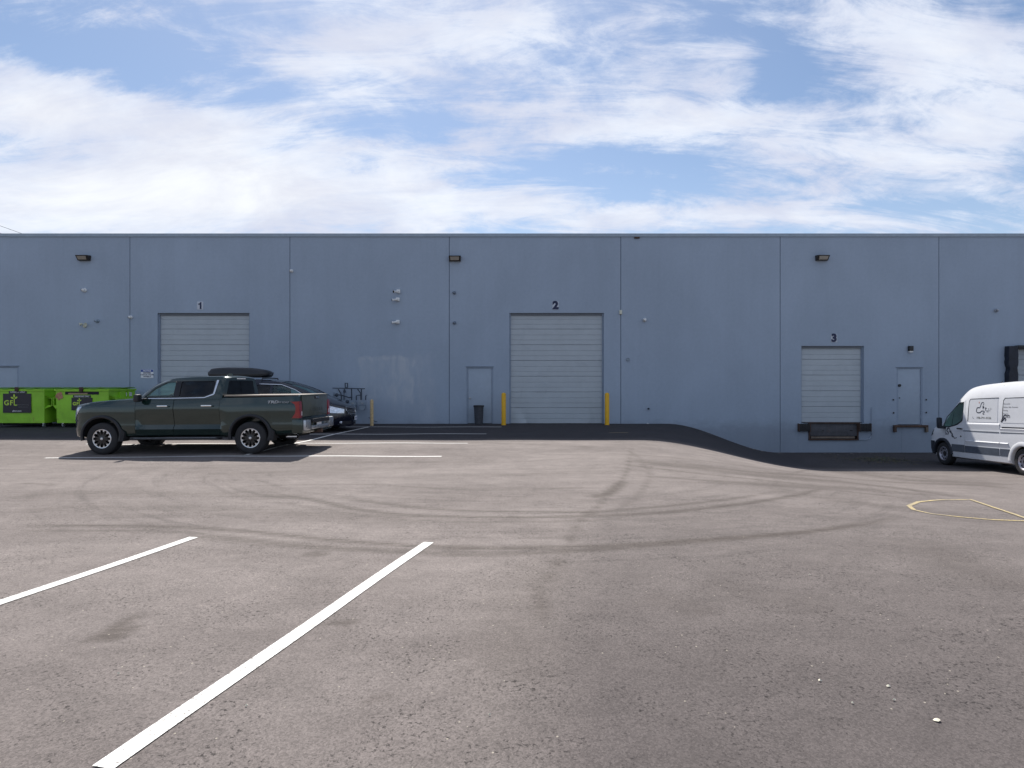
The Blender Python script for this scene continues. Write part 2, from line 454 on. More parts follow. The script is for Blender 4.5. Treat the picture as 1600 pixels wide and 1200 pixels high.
def pchip(xk, yk, x):
    xk = np.array(xk, float); yk = np.array(yk, float); h = np.diff(xk); dl = np.diff(yk) / h
    m = np.zeros(len(xk)); m[0], m[-1] = dl[0], dl[-1]
    for i in range(1, len(xk)-1):
        if dl[i-1] * dl[i] > 0:
            w1, w2 = 2*h[i] + h[i-1], h[i] + 2*h[i-1]
            m[i] = (w1 + w2) / (w1/dl[i-1] + w2/dl[i])
    j = np.clip(np.searchsorted(xk, x) - 1, 0, len(h)-1); t = (x - xk[j]) / h[j]
    return ((1+2*t)*(1-t)**2)*yk[j] + t*(1-t)**2*h[j]*m[j] + t*t*(3-2*t)*yk[j+1] + t*t*(t-1)*h[j]*m[j+1]
def loft(keys, xs):
    xk = [k[0] for k in keys]; K = len(keys[0][1]); xs = np.array(xs, float)
    Yv = [pchip(xk, [k[1][i][0] for k in keys], xs) for i in range(K)]
    Zv = [pchip(xk, [k[1][i][1] for k in keys], xs) for i in range(K)]
    bm = bmesh.new(); rings = []
    for s, x in enumerate(xs):
        ring = [bm.verts.new((x, Yv[i][s], Zv[i][s])) for i in range(K)]
        ring += [bm.verts.new((x, -Yv[i][s], Zv[i][s])) for i in range(K-2, 0, -1)]
        rings.append(ring)
    n = len(rings[0])
    for a, b in zip(rings, rings[1:]):
        for i in range(n): bm.faces.new((a[i], a[(i+1) % n], b[(i+1) % n], b[i]))
    bm.faces.new(rings[0]); bm.faces.new(rings[-1])
    bmesh.ops.recalc_face_normals(bm, faces=bm.faces[:])
    return bm
def split_faces(o, name, test, m, parent, gap=0., label=None):
    """move the faces of o whose centre passes test into a part of their own"""
    bm = bmesh.new(); bm.from_mesh(o.data); b2 = bm.copy()
    bmesh.ops.delete(bm, geom=[f for f in bm.faces if test(f.calc_center_median(), f.normal)], context='FACES')
    bmesh.ops.delete(b2, geom=[f for f in b2.faces if not test(f.calc_center_median(), f.normal)], context='FACES')
    bm.to_mesh(o.data); bm.free(); smooth(o.data)
    if gap:
        for v in b2.verts:
            if v.is_boundary:
                d = Vector((0, 0, 0))
                for e in v.link_edges:
                    if e.is_boundary and e.link_faces:
                        dd = e.link_faces[0].calc_center_median() - (e.verts[0].co + e.verts[1].co) / 2
                        ed = (e.verts[1].co - e.verts[0].co).normalized(); dd -= ed * dd.dot(ed)
                        if dd.length > 1e-6: d += dd.normalized()
                v.co += d * gap * .5
    return obj(name, b2, m, parent, label=label)

# ------------------------------------------------------------------ ground
def sstep(t): t = np.clip(t, 0, 1); return t*t*(3-2*t)
def ground_z(X, Y):
    X = np.asarray(X, float); Y = np.asarray(Y, float)
    yk = [-50, 5, 13, 15.3, 17, 19.4, 22, 23.5, 60]
    zl = np.interp(Y, yk, [0, 0, -.03, -.01, .08, .165, .21, .232, .24]) + .05 * sstep((X + 10.5) / 4) * sstep((Y - 13) / 2) * sstep((18 - Y) / 2)
    zl = zl + .045 * sstep((-X - 11) / 4) * sstep((Y - 17) / 4)
    zr = np.interp(Y, [-50, 3, 6, 10, 14, 16.2, 17.6, 19.5, 23.5, 60], [0, 0, -.09, -.34, -.55, -.66, -.72, -.80, -.87, -.87])
    a = np.interp(Y, [0, 10, 17.7, 23.5], [-1.5, 1.0, 3.7, 5.9]); b = np.interp(Y, [0, 10, 17.7, 23.5], [13, 11.0, 9.0, 10.2])
    t = sstep((X - a) / (b - a))
    return zl * (1 - t) + zr * t
def gz(x, y): return float(ground_z(x, y))
def pix(px, py):
    """ground point seen at a photograph pixel"""
    lo, hi = 1.5, 200.0
    for _ in range(60):
        mid = (lo + hi) / 2
        zr = CZ - (py - 600) / F * mid
        if zr > gz((px - 800) / F * mid, mid): lo = mid
        else: hi = mid
    return ((px - 800) / F * lo, lo)
def axis(core0, core1, step, far0, far1):
    c = list(np.arange(core0, core1 + 1e-6, step)); lo = []; hi = []; s = step; p = core0
    while p > far0: s *= 1.5; p -= s; lo.append(p)
    s = step; p = core1
    while p < far1: s *= 1.5; p += s; hi.append(p)
    return np.array(lo[::-1] + c + hi)
gx = axis(-21, 21, .11, -900, 900); gy = axis(1.8, 23.9, .09, -900, 900)
XX, YY = np.meshgrid(gx, gy); XX = XX.ravel(); YY = YY.ravel(); ZZ = ground_z(XX, YY)
ZZ = ZZ + .006 * np.sin(XX*1.7 + .6*YY) * np.sin(YY*1.3 - .4*XX) * (YY < 23)
mark = np.zeros_like(XX); core = (np.abs(XX) < 22) & (YY > 1.5) & (YY < 24)
ci = np.where(core)[0]; cx, cy = XX[ci], YY[ci]
def stroke(pts, wid, amp, pixels=True, fade=True):
    P = np.array([pix(*p) for p in pts]) if pixels else np.array(pts, float)
    t = np.arange(len(P)); tt = np.linspace(0, len(P)-1, (len(P)-1)*8 + 1)
    Q = np.stack([pchip(t, P[:, 0], tt), pchip(t, P[:, 1], tt)], 1)
    best = np.full(len(ci), 1e9); along = np.zeros(len(ci))
    for i in range(len(Q)-1):
        a, b = Q[i], Q[i+1]; d = b - a; L2 = max(d @ d, 1e-9)
        s = np.clip(((cx-a[0])*d[0] + (cy-a[1])*d[1]) / L2, 0, 1)
        dd = np.hypot(cx - a[0] - s*d[0], cy - a[1] - s*d[1]); w_ = dd < best
        best[w_] = dd[w_]; along[w_] = (i + s[w_]) / (len(Q)-1)
    k = np.exp(-(best / wid)**2)
    if fade: k *= sstep(along / .12) * sstep((1-along) / .12)
    mark[ci] = np.maximum(mark[ci], k * amp) + .35 * np.minimum(mark[ci], k * amp)
for pts, wd, am in [
    ([(380,772),(470,778),(560,796),(680,807),(800,809),(920,806),(1040,800),(1150,789),(1240,774),(1320,757)], .070, .80),
    ([(500,772),(600,787),(700,797),(800,800),(900,800),(1000,794),(1120,783),(1230,765)], .065, .65),
    ([(0,823),(120,821),(250,823),(400,832),(560,847),(740,856),(900,854),(1050,847),(1200,836),(1330,822),(1430,803)], .070, .80),
    ([(250,838),(340,842),(450,852),(600,862),(740,866),(900,860),(1080,848),(1250,832),(1400,806)], .065, .65),
    ([(0,776),(150,770),(330,771),(500,777)], .3, .30),
    ([(0,800),(150,792),(350,795),(520,806),(700,818)], .25, .22),
    ([(960,716),(1060,728),(1180,742),(1300,752),(1420,765),(1540,782)], .30, .5),
    ([(1040,722),(1180,738),(1330,748),(1500,757),(1600,765)], .20, .5),
    ([(1080,752),(1200,757),(1350,764),(1480,776)], .3, .35),
    ([(1420,840),(1500,880),(1600,930)], .35, .25),
    ([(1180,760),(1300,780),(1460,800),(1600,820)], .25, .25),
    ([(990,684),(984,715),(975,745),(955,766),(935,790),(905,815),(888,850),(868,885),(848,925),(852,965),(880,1000)], .035, .6),
    ([(975,750),(950,771),(925,777)], .10, .85),
    ([(905,800),(930,802)], .06, .9),
    ([(700,855),(740,857)], .12, .7), ([(845,900),(838,930),(846,960)], .12, .3),
    ([(150,1002),(172,985),(205,968),(235,955)], .045, .8), ([(165,1004),(190,990),(210,975)], .04, .7),
    ([(520,978),(535,972),(556,978)], .06, .75), ([(880,870),(840,900),(800,960),(790,1100)], .35, .22),
    ([(1080,905),(1200,935),(1320,950)], .30, .16), ([(1000,930),(1070,945),(1110,965)], .2, .22),
    ([(420,782),(560,803),(700,815),(860,815),(1000,808)], .05, .45), ([(0,829),(200,829),(380,841),(560,857),(700,862)], .05, .45),
    ([(960,724),(1100,741),(1250,756),(1420,773)], .07, .6), ([(980,742),(1120,752),(1280,764),(1450,782)], .07, .5), ([(930,708),(1060,716),(1200,733),(1330,745)], .06, .5),
    ([(1230,742),(1290,736),(1400,742),(1500,755)], .05, .6), ([(300,712),(520,722),(760,722),(930,715)], .06, .3), ([(350,760),(540,757),(760,765),(960,762)], .05, .35),
    ([(980,700),(1010,730),(1000,770),(960,800)], .05, .35), ([(480,865),(510,868)], .08, .8), ([(600,745),(800,742),(960,735)], .25, .18),
    ([(30,755),(90,759)], .08, .5), ([(560,1100),(590,1085)], .03, .8), ([(300,742),(520,735),(700,730)], .2, .2),
    ([(700,690),(850,695),(940,700)], .2, .25), ([(1250,725),(1400,748),(1600,758)], .35, .35)]:
    stroke(pts, wd, am)
seam = np.array([pix(*p) for p in [(985,690),(975,745),(900,830),(850,940),(800,1200)]])
sx = np.interp(YY, seam[::-1, 1], seam[::-1, 0])
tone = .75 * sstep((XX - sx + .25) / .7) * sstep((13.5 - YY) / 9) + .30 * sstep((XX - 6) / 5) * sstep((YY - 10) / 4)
tone = tone * .95 + 2.0 * sstep((YY - 17.4) / 1.3) * (1 - .3*sstep((XX-8)/3)) + .40 * sstep((6.5 - YY) / 4)  # high tone beside the wall paints its shadow strip darker
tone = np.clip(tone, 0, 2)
nx, ny = len(gx), len(gy)
idx = np.arange(nx*ny).reshape(ny, nx)
Fc = np.stack([idx[:-1, :-1], idx[:-1, 1:], idx[1:, 1:], idx[1:, :-1]], -1).reshape(-1, 4)
me = bpy.data.meshes.new('ground')
me.vertices.add(nx*ny); me.vertices.foreach_set('co', np.stack([XX, YY, ZZ], 1).astype(np.float32).ravel())
me.loops.add(Fc.size); me.loops.foreach_set('vertex_index', Fc.astype(np.int32).ravel())
me.polygons.add(len(Fc)); me.polygons.foreach_set('loop_start', np.arange(0, Fc.size, 4, dtype=np.int32))
me.update(calc_edges=True); me.validate()
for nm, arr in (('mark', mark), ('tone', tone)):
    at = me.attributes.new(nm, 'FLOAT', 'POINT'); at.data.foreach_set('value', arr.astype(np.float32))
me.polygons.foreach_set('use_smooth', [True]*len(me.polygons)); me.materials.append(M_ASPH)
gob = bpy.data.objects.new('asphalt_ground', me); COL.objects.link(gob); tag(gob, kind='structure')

def gzz(x, y):
    return gz(x, y) + .006 * math.sin(x*1.7 + .6*y) * math.sin(y*1.3 - .4*x)
def ribbon(name, pts, wid, m, parent=None, lift=.006, pixels=True):
    P = [Vector(pix(*p)) if pixels else Vector(p) for p in pts]
    Q = []
    for a, b in zip(P, P[1:]):
        n = max(2, int((b-a).length / .15))
        Q += [a.lerp(b, i/n) for i in range(n)]
    Q.append(P[-1]); bm = BM(); rows = []
    for i, p in enumerate(Q):
        t = (Q[min(i+1, len(Q)-1)] - Q[max(i-1, 0)]).normalized(); nn = Vector((-t.y, t.x))
        row = []
        for s in (-.5, 0, .5):
            q = p + nn * (wid * s); row.append(bm.verts.new((q.x, q.y, gzz(q.x, q.y) + lift)))
        rows.append(row)
    for a, b in zip(rows, rows[1:]):
        for k in (0, 1): bm.faces.new((a[k], a[k+1], b[k+1], b[k]))
    o = obj(name, bm, m, parent)
    for f in o.data.polygons: pass
    return o
for pts, wd in [([(540,667.3),(784,667.3)], .10), ([(280,679.3),(760,678)], .10), ([(135,694.2),(731,692.6)], .10),
                ([(70,715.6),(690,713.2)], .10)]:
    tag(ribbon('parking_line', pts, wd, M_WLINE), kind='structure')
tag(ribbon('parking_line', [(578,667.3),(384,711.5)], .10, M_WLINE, lift=.011), kind='structure')
tag(ribbon('parking_line', [(303,840.5),(-60,963.5)], .115, M_WLINE), kind='structure')
tag(ribbon('parking_line', [(670,848),(160,1203)], .115, M_WLINE), kind='structure')
tag(ribbon('ground_marking', [(1512,780.5),(1470,781),(1435,785),(1420,791),(1428,797),(1455,803),(1500,808),(1550,812),(1625,814.5)], .065, M_YLINE), kind='structure')
tag(ribbon('ground_marking', [(1516,780.5),(1560,796),(1605,811)], .06, M_YLINE, lift=.011), kind='structure')
tag(ribbon('ground_marking', [(952,676.5),(981,676.3)], .07, M_YLINE), kind='structure')

# ------------------------------------------------------------------ warehouse
S = F / WY                                   # photograph pixels per metre on the wall
def wx(px): return (px - 800) / S
def wz(py): return CZ + (600 - py) / S
house = thing('warehouse', 'long blue grey tilt-up concrete warehouse with roller doors 1, 2 and 3', 'warehouse', (0, WY, 0))
ZB, ZT = -1.6, wz(366.5)
def panel(x0, x1, holes, m, T=.22):
    """one tilt-up wall panel (front at y=0 local) with real openings"""
    xs = sorted({x0, x1, *[h[0] for h in holes], *[h[1] for h in holes]}); zs = sorted({ZB, ZT, *[h[2] for h in holes], *[h[3] for h in holes]})
    bm = BM(); cache = {}
    def V(x, y, z):
        k = (round(x, 4), round(y, 4), round(z, 4))
        if k not in cache: cache[k] = bm.verts.new((x, y, z))
        return cache[k]
    solid = lambda i, j: 0 <= i < len(xs)-1 and 0 <= j < len(zs)-1 and not any(h[0] <= (xs[i]+xs[i+1])/2 <= h[1] and h[2] <= (zs[j]+zs[j+1])/2 <= h[3] for h in holes)
    for i in range(len(xs)-1):
        for j in range(len(zs)-1):
            if not solid(i, j): continue
            a, b, c, d = xs[i], xs[i+1], zs[j], zs[j+1]
            bm.faces.new((V(a,0,c), V(b,0,c), V(b,0,d), V(a,0,d))); bm.faces.new((V(a,T,c), V(a,T,d), V(b,T,d), V(b,T,c)))
            if not solid(i-1, j): bm.faces.new((V(a,0,c), V(a,0,d), V(a,T,d), V(a,T,c)))
            if not solid(i+1, j): bm.faces.new((V(b,0,c), V(b,T,c), V(b,T,d), V(b,0,d)))
            if not solid(i, j-1): bm.faces.new((V(a,0,c), V(a,T,c), V(b,T,c), V(b,0,c)))
            if not solid(i, j+1): bm.faces.new((V(a,0,d), V(b,0,d), V(b,T,d), V(a,T,d)))
    for e in bm.edges:
        pass
    return obj('wall_panel', bm, m, house, sm=False)
joints = [wx(203) - 6.12*k for k in (4, 3, 2, 1)] + [wx(p) for p in (203, 453, 702, 970, 1219, 1467)] + [wx(1467) + 6.12*k for k in (1, 2, 3, 4)]
D1 = (wx(246), wx(390), -.2, wz(489)); D2 = (wx(796), wx(943.5), -.2, wz(489)); D3 = (wx(1252), wx(1350), wz(661), wz(540.5))
D4 = (wx(1584), wx(1684), wz(661), wz(542))
P2 = (wx(729), wx(770.5), -.2, wz(573)); P3 = (wx(1401), wx(1441), wz(664), wz(574)); P1 = (wx(-11), wx(29), -.2, wz(572))
PIT = (wx(1263), wx(1341), wz(688), wz(661))
holes = [D1, D2, D3, D4, P1, P2, P3, PIT]
for a, b in zip(joints, joints[1:]):
    hs = [h for h in holes if a < (h[0]+h[1])/2 < b]
    panel(a + .012, b - .012, hs, M_WALLS if a < -5 < b else M_WALL)
    obj('joint_sealant', box(BM(), b - .014, b + .014, .018, .05, ZB, ZT - .02), M_JOINT, house, sm=False)
# coping, side walls, roof
cp = joints[0]
while cp < joints[-1] - .1:
    e = min(cp + 3.05, joints[-1]); bm = BM()
    box(bm, cp + .003, e - .003, -.035, .30, ZT + .001, ZT + .035); box(bm, cp + .003, e - .003, -.035, -.012, ZT - .085, ZT)
    obj('coping', bm, M_COPING, house, sm=False); cp = e
x0, x1 = joints[0], joints[-1]
obj('side_wall', box(BM(), x0, x0 + .22, .24, 45, ZB, ZT - .01), M_WALL, house, sm=False)
obj('side_wall', box(BM(), x1 - .22, x1, .24, 45, ZB, ZT - .01), M_WALL, house, sm=False)
obj('rear_wall', box(BM(), x0, x1, 45.01, 45.2, ZB, ZT - .01), M_WALL, house, sm=False)
obj('roof', box(BM(), x0 + .23, x1 - .23, .24, 45, ZT - .6, ZT - .4), mat('roof_membrane', (.3, .3, .3), .9), house, sm=False)

def overhead(D, sec=.605, first=None, bent=False, zbot=None):
    x0, x1, z0, z1 = D
    if zbot is not None: z0 = zbot
    dr = bpy.data.objects.new('overhead_door', None); COL.objects.link(dr); dr.parent = house; dr.location = ((x0+x1)/2, .13, z0)
    W = (x1 - x0)/2; H = z1 - z0
    obj('door_track', box(BM(), -W + .002, -W + .05, -.05, .05, 0, H), M_FRAME, dr, sm=False)
    obj('door_track', box(BM(), W - .05, W - .002, -.05, .05, 0, H), M_FRAME, dr, sm=False)
    obj('head_seal', box(BM(), -W + .052, W - .052, -.045, -.005, H - .09, H - .004), mat('head_seal', (.16, .18, .21), .7), dr, sm=False)
    z = 0; k = 0
    while z < H - .05:
        t = min(z + sec, H + .02); s = t - z
        # profile: two pressed ribs per section and a lapped joint at its top
        prof = [(.05, z+.002), (0, z+.008)]
        for q in (.30, .62):
            c = z + q*sec
            if c + .02 < t: prof += [(0, c-.012), (.012, c-.006), (.012, c+.006), (0, c+.012)]
        prof += [(0, t-.012), (.016, t-.002), (.05, t-.001)]
        bm = BM(); NX = 24; rows = []
        for i in range(NX+1):
            xx = -W + .051 + (2*W - .102)*i/NX
            row = []
            for (yy, zz_) in prof:
                dent = 0
                if bent and z < 1.3:      # creased lower left corner
                    line = (xx + W) - (1.15 - zz_) * .62
                    dent = .06 * math.exp(-(line/.10)**2) * max(0, 1 - zz_/1.3) - .015*math.exp(-((line+.25)/.2)**2)*max(0, 1 - zz_/1.3)
                wob = .0025 * math.sin(xx*2.1 + k*1.7) + .0015*math.sin(xx*5 + zz_*3)
                row.append(bm.verts.new((xx, yy + wob + dent, zz_)))
            rows.append(row)
        for a, b in zip(rows, rows[1:]):
            for i in range(len(prof)-1): bm.faces.new((a[i], b[i], b[i+1], a[i+1]))
        obj('door_section', bm, M_OHD, dr, ang=20); z = t; k += 1
    obj('bottom_seal', box(BM(), -W + .052, W - .052, -.01, .04, -.012, .004), M_RUBBER, dr, sm=False)
    return dr
overhead(D1, zbot=.235); overhead(D2, bent=True, zbot=.235); overhead(D3, zbot=wz(660)); overhead(D4, zbot=wz(660))

def man_door(D, z0, knob=True, hinge_side=1, plate=False):
    x0, x1, _, z1 = D
    dr = bpy.data.objects.new('door', None); COL.objects.link(dr); dr.parent = house; dr.location = ((x0+x1)/2, .0, z0)
    W, H = (x1-x0)/2, z1 - z0
    bm = box(BM(), -W+.003, -W + .05, .01, .12, 0, H - .052); box(bm, W - .05, W-.003, .01, .12, 0, H - .052); box(bm, -W+.003, W-.003, .01, .12, H - .05, H-.003)
    obj('door_frame', bm, M_FRAME, dr, sm=False)
    obj('drip_cap', box(BM(), -W - .03, W + .03, -.035, -.002, H + .002, H + .02), M_FRAME, dr, sm=False)
    obj('door_leaf', box(BM(), -W + .056, W - .056, .03, .075, .01, H - .058, .004), M_DOORP, dr)
    sx_ = -hinge_side
    if knob:
        b = lathe(BM(), [(.035, .03), (.035, .02), (.012, .018), (.012, -.02), (.03, -.03), (.032, -.05), (.02, -.062), (0, -.063)], 14, 'Y', (sx_*(W - .13), 0, .98))
        obj('door_knob', b, M_STEEL, dr)
    if plate:
        b = lathe(BM(), [(.055, .03), (.055, -.005), (.04, -.02), (0, -.02)], 14, 'Y', (sx_*(W - .12), 0, 1.5))
        obj('lock_escutcheon', b, M_BLACKP, dr)
        b = lathe(BM(), [(.02, .03), (.02, 0), (0, 0)], 10, 'Y', (sx_*(W - .12), 0, 1.02)); obj('lock_cylinder', b, M_BLACKP, dr)
    for zz_ in (.25, 1.1, 1.9):
        obj('hinge', box(BM(), -sx_*(W-.053)-.012, -sx_*(W-.053)+.012, .012, .03, zz_, zz_+.1), M_FRAME, dr, sm=False)
    return dr
man_door(P2, .235); man_door(P1, .26); man_door(P3, wz(663.5), knob=False, plate=True)

# dock leveller at door 3
dl = thing('dock_leveller', 'rusty dark steel dock leveller in its pit under door 3', 'dock leveller', ((PIT[0]+PIT[1])/2, WY, PIT[2]))
W, H = (PIT[1]-PIT[0])/2, PIT[3]-PIT[2]
bm = box(BM(), -W+.004, -W+.05, -.04, .1, 0.004, H-.004); box(bm, W-.05, W-.004, -.04, .1, 0.004, H-.004); box(bm, -W+.05, W-.05, -.05, .1, 0.004, .05)
obj('pit_frame', bm, M_RUSTY, dl, sm=False)
obj('pit_back', box(BM(), -W+.051, W-.051, .16, .18, .01, H-.01), M_DARKREC, dl, sm=False)
obj('lip_plate', box(BM(), -W+.06, W-.06, -.03, .0, .17, H-.02, .004, Matrix.Rotation(R(-3), 4, 'X')), M_DOCKPL, dl)
obj('lip_keeper', box(BM(), -W+.08, W-.16, -.06, -.01, .075, .15, .004), mat('keeper_bar', (.20, .16, .13), .6, .3, var=.3), dl)
obj('lip_hinge', tube(BM(), [(-W-.02, -.05, H+.005), (W+.02, -.05, H-.005)], .022), M_RUSTY, dl)
obj('deck_edge', box(BM(), -W-.18, W+.12, -.05, .12, H+.012, H+.035), M_DOCKPL, dl, sm=False)
for x_, y_ in ((-W+.55, 0), (W-.30, 0), (W-.26, 0)):
    obj('bolt', lathe(BM(), [(.018, -.045), (.018, -.02)], 6, 'Y', (x_, 0, .38)), M_RUBBER, dl)
for px0, px1, lb in ((1246, 1264.5, 'black laminated dock bumper left of the leveller pit'), (1340.5, 1359, 'black laminated dock bumper right of the leveller pit')):
    t = thing('dock_bumper', lb, 'dock bumper', ((wx(px0)+wx(px1))/2, WY, wz(674)), group='dock bumpers at door 3')
    h_, w_ = wz(661.5)-wz(674), (wx(px1)-wx(px0))/2
    obj('steel_angle', box(BM(), -w_, -w_+.02, -.13, -.002, 0, h_), M_RUSTY, t, sm=False)
    obj('steel_angle', box(BM(), w_-.02, w_, -.13, -.002, 0, h_), M_RUSTY, t, sm=False)
    for k in range(7):
        a = -w_+.024 + k*(2*w_-.048)/7
        obj('rubber_pad', box(BM(), a, a+(2*w_-.048)/7-.004, -.12+.006*(k % 2), -.002, .012, h_-.012, .003), M_RUBBER, t)
# dock seal at door 4
ds = thing('dock_seal', 'torn black foam dock seal beside the far right door', 'dock seal', (D4[0], WY, D4[2]))
bm = BM(); zs = np.linspace(0, D4[3]-D4[2]+.02, 26); rows = []
for z in zs:
    j = random.uniform(-.012, .012) - (.05 if 1.9 < z < 2.2 else 0)
    rows.append([bm.verts.new(p) for p in ((-.36 - j, -.002, z), (-.36 - j, -.22, z), (-.02 + j*.6, -.24, z), (.0, -.002, z))])
for a, b in zip(rows, rows[1:]):
    for i in range(4): bm.faces.new((a[i], a[(i+1) % 4], b[(i+1) % 4], b[i]))
bm.faces.new(rows[0]); bm.faces.new(rows[-1])
obj('side_pad', bm, mat('seal_vinyl', (.014, .018, .03), .6, var=.3, bump=.5, bscale=9), ds)
obj('head_pad', box(BM(), .004, 2.4, -.22, -.004, D4[3]-D4[2]-.06, D4[3]-D4[2]+.05, .02), M_BLACKP, ds)
# threshold steel at the raised door
t = thing('door_sill', 'rusty brown steel sill under the raised door beside door 3', 'sill', ((wx(1395)+wx(1448))/2, WY, wz(667.5)))
w_ = (wx(1448)-wx(1395))/2
obj('sill_channel', box(BM(), -w_, w_, -.10, -.003, .005, .085, .004), M_RUSTY, t)
obj('bracket', box(BM(), -w_, -w_+.09, -.101, -.003, -.18, .003), M_RUSTY, t, sm=False)
obj('bracket', box(BM(), w_-.09, w_, -.101, -.003, -.18, .003), mat('steel_bracket', (.16, .13, .10), .6, .4), t, sm=False)
# patched concrete below that door
for a, b, z0_, z1_ in ((1409, 1441, -1.1, wz(669)), (1247, 1262.5, -1.1, wz(675))):
    obj('infill_patch', box(BM(), wx(a), wx(b), -.006, -.001, z0_, z1_), M_WALL, house, sm=False)
for px_, py_, wh in ((1395.5, 624.5, 'upper bolt plate left'), (1396, 645, 'lower bolt plate left'), (1447, 624.5, 'upper bolt plate right'), (1447, 644.5, 'lower bolt plate right')):
    o = obj('bolt_plate', box(BM(), -.02, .02, -.03, -.002, -.03, .03, .004), M_BRONZE, None, loc=(wx(px_), WY, wz(py_)))
    tag(o, 'small dark ' + wh + ' of the raised door by door 3', 'bolt plate', 'bolt plates round the raised door')

# number signs
def number_sign(n, px_, py_, near):
    t = thing('number_sign', f'white square sign with navy numeral {n} above {near}', 'sign', (wx(px_), WY, wz(py_)), group='door number signs')
    obj('sign_plate', box(BM(), -.12, .12, -.012, -.002, -.155, .155, .003), mat('number_plate_grey', (.52, .56, .62), .5) if 'number_plate_grey' not in bpy.data.materials else bpy.data.materials['number_plate_grey'], t)
    if n == '1':
        obj('numeral', prism(BM(), [(-.075, .075), (-.02, .085), (.01, .135), (.05, .135), (.05, -.135), (-.015, -.135), (-.015, .035), (-.075, .035)], -.0155, -.0125), M_NAVY, t, sm=False)
    else: text('numeral', n, .40, M_NAVY, t, face_front(0, -.0145, 0), bold=.026, xs=1.05)
number_sign('1', 313, 477.5, 'the roller door behind the pickup'); number_sign('2', 868, 477.5, 'the tall roller door between yellow bollards'); number_sign('3', 1303, 528.5, 'the raised dock door')
t = thing('notice_sign', 'blue and white notice sign on the wall left of door 1', 'sign', (wx(230), WY, wz(584)))
obj('sign_plate', box(BM(), -.24, .24, -.010, -.002, -.165, .165, .003), M_SIGNW, t)
obj('header', box(BM(), -.235, .235, -.0125, -.0105, .07, .16), M_SIGNB, t, sm=False)
text('lettering', 'NOTICE', .075, M_SIGNW, t, face_front(0, -.0145, .113), bold=.003, xs=1.1)
for i, s in enumerate(('DRIVERS', 'CHOCK YOUR', 'WHEELS')):
    text('lettering', s, .07, M_NAVY, t, face_front(0, -.0125, .03 - .068*i), bold=.002, xs=1.1)

# wall pack lights
def wall_pack(px_, py_, label, flat=False):
    t = thing('wall_light', label, 'wall light', (wx(px_), WY, wz(py_)), group='flood lights high on the wall'); t.scale = (.9, .9, .9)
    bm = BM(); prism(bm, [(-.26, .12), (.26, .12), (.24, -.10), (-.24, -.10)], -.04, -.002)
    obj('back_box', bm, M_BRONZE, t, sm=False)
    bm = BM()
    a = [bm.verts.new(p) for p in ((-.26,-.04,.12),(.26,-.04,.12),(.24,-.04,-.10),(-.24,-.04,-.10))]
    b = [bm.verts.new(p) for p in ((-.25,-.26,.10),(.25,-.26,.10),(.225,-.14,-.10),(-.225,-.14,-.10))]
    for i in range(4): bm.faces.new((a[i], a[(i+1) % 4], b[(i+1) % 4], b[i]))
    bm.faces.new(b); bm.faces.new(a)
    obj('housing', bm, M_BRONZE, t, ang=20)
    bm = BM(); vs = [bm.verts.new(p) for p in ((-.19,-.249,.065),(.19,-.249,.065),(.175,-.172,-.07),(-.175,-.172,-.07))]
    q = [bm.verts.new(v.co + Vector((0, -.012, -.006))) for v in vs]
    bm.faces.new(q)
    for i in range(4): bm.faces.new((vs[i], vs[(i+1) % 4], q[(i+1) % 4], q[i]))
    obj('lens', bm, M_LENS, t, sm=False)
wall_pack(133, 404, 'dark bronze wall light above the green dumpsters')
wall_pack(711, 405, 'dark bronze wall light up left of door 2')
wall_pack(1283, 404, 'dark bronze wall light up above the number 3')

def turret(px_, py_, label, m=M_WHITEP, r=.075, tilt=0):
    t = thing('security_camera', label, 'camera', (wx(px_), WY, wz(py_)), group='security cameras on the wall')
    obj('mount', lathe(BM(), [(r*1.05, -.002), (r*1.05, -.03), (r*.85, -.05), (0, -.05)], 18, 'Y'), m, t)
    bm = BM(); bmesh.ops.create_uvsphere(bm, u_segments=16, v_segments=10, radius=r*.85)
    bmesh.ops.transform(bm, matrix=Matrix.Translation((-.3*r, -.085, -.1*r)), verts=bm.verts[:]); obj('ball', bm, m, t)
    obj('camera_lens', lathe(BM(), [(r*.55, -.08-r*.55), (r*.55, -.09-r*.62), (0, -.09-r*.66)], 14, 'Y', (-.45*r, 0, -.15*r)), M_BLACKG, t)
def bullet(px_, py_, label, lens=True, ang=25):
    t = thing('security_camera', label, 'camera', (wx(px_), WY, wz(py_)), group='security cameras on the wall')
    obj('junction_box', box(BM(), .0, .14, -.07, -.002, -.07, .07, .012), M_WHITEP, t)
    mt = Matrix.Translation((.03, -.12, -.02)) @ Matrix.Rotation(R(180), 4, 'Z') @ Matrix.Rotation(R(ang), 4, 'Z') @ Matrix.Rotation(R(8), 4, 'Y')
    bm = lathe(BM(), [(.03, -.04), (.045, -.03), (.045, .14), (.052, .15), (.052, .17)], 16, 'X'); bmesh.ops.transform(bm, matrix=mt, verts=bm.verts[:]); obj('barrel', bm, M_WHITEP, t)
    bm = lathe(BM(), [(.047, .171), (.045, .176), (0, .176)], 16, 'X'); bmesh.ops.transform(bm, matrix=mt, verts=bm.verts[:]); obj('camera_lens', bm, M_BLACKG, t)
turret(133, 453.5, 'white turret camera below the light over the dumpsters')
turret(205, 495.5, 'white dome camera on the joint left of door 1', r=.06)
turret(456, 423.5, 'white camera highest on the joint right of door 1', r=.06)
bullet(620, 455.5, 'topmost of three white cameras stacked above the gas meters', ang=50)
bullet(619, 468, 'middle of three white cameras stacked above the gas meters')
bullet(619, 503, 'lowest of three white cameras stacked above the gas meters', ang=12)
turret(710, 457.5, 'dark grey camera under the light left of door 2', M_METERG, .06)
turret(710.5, 504.5, 'small dark camera lower down left of door 2', M_METERG, .06)
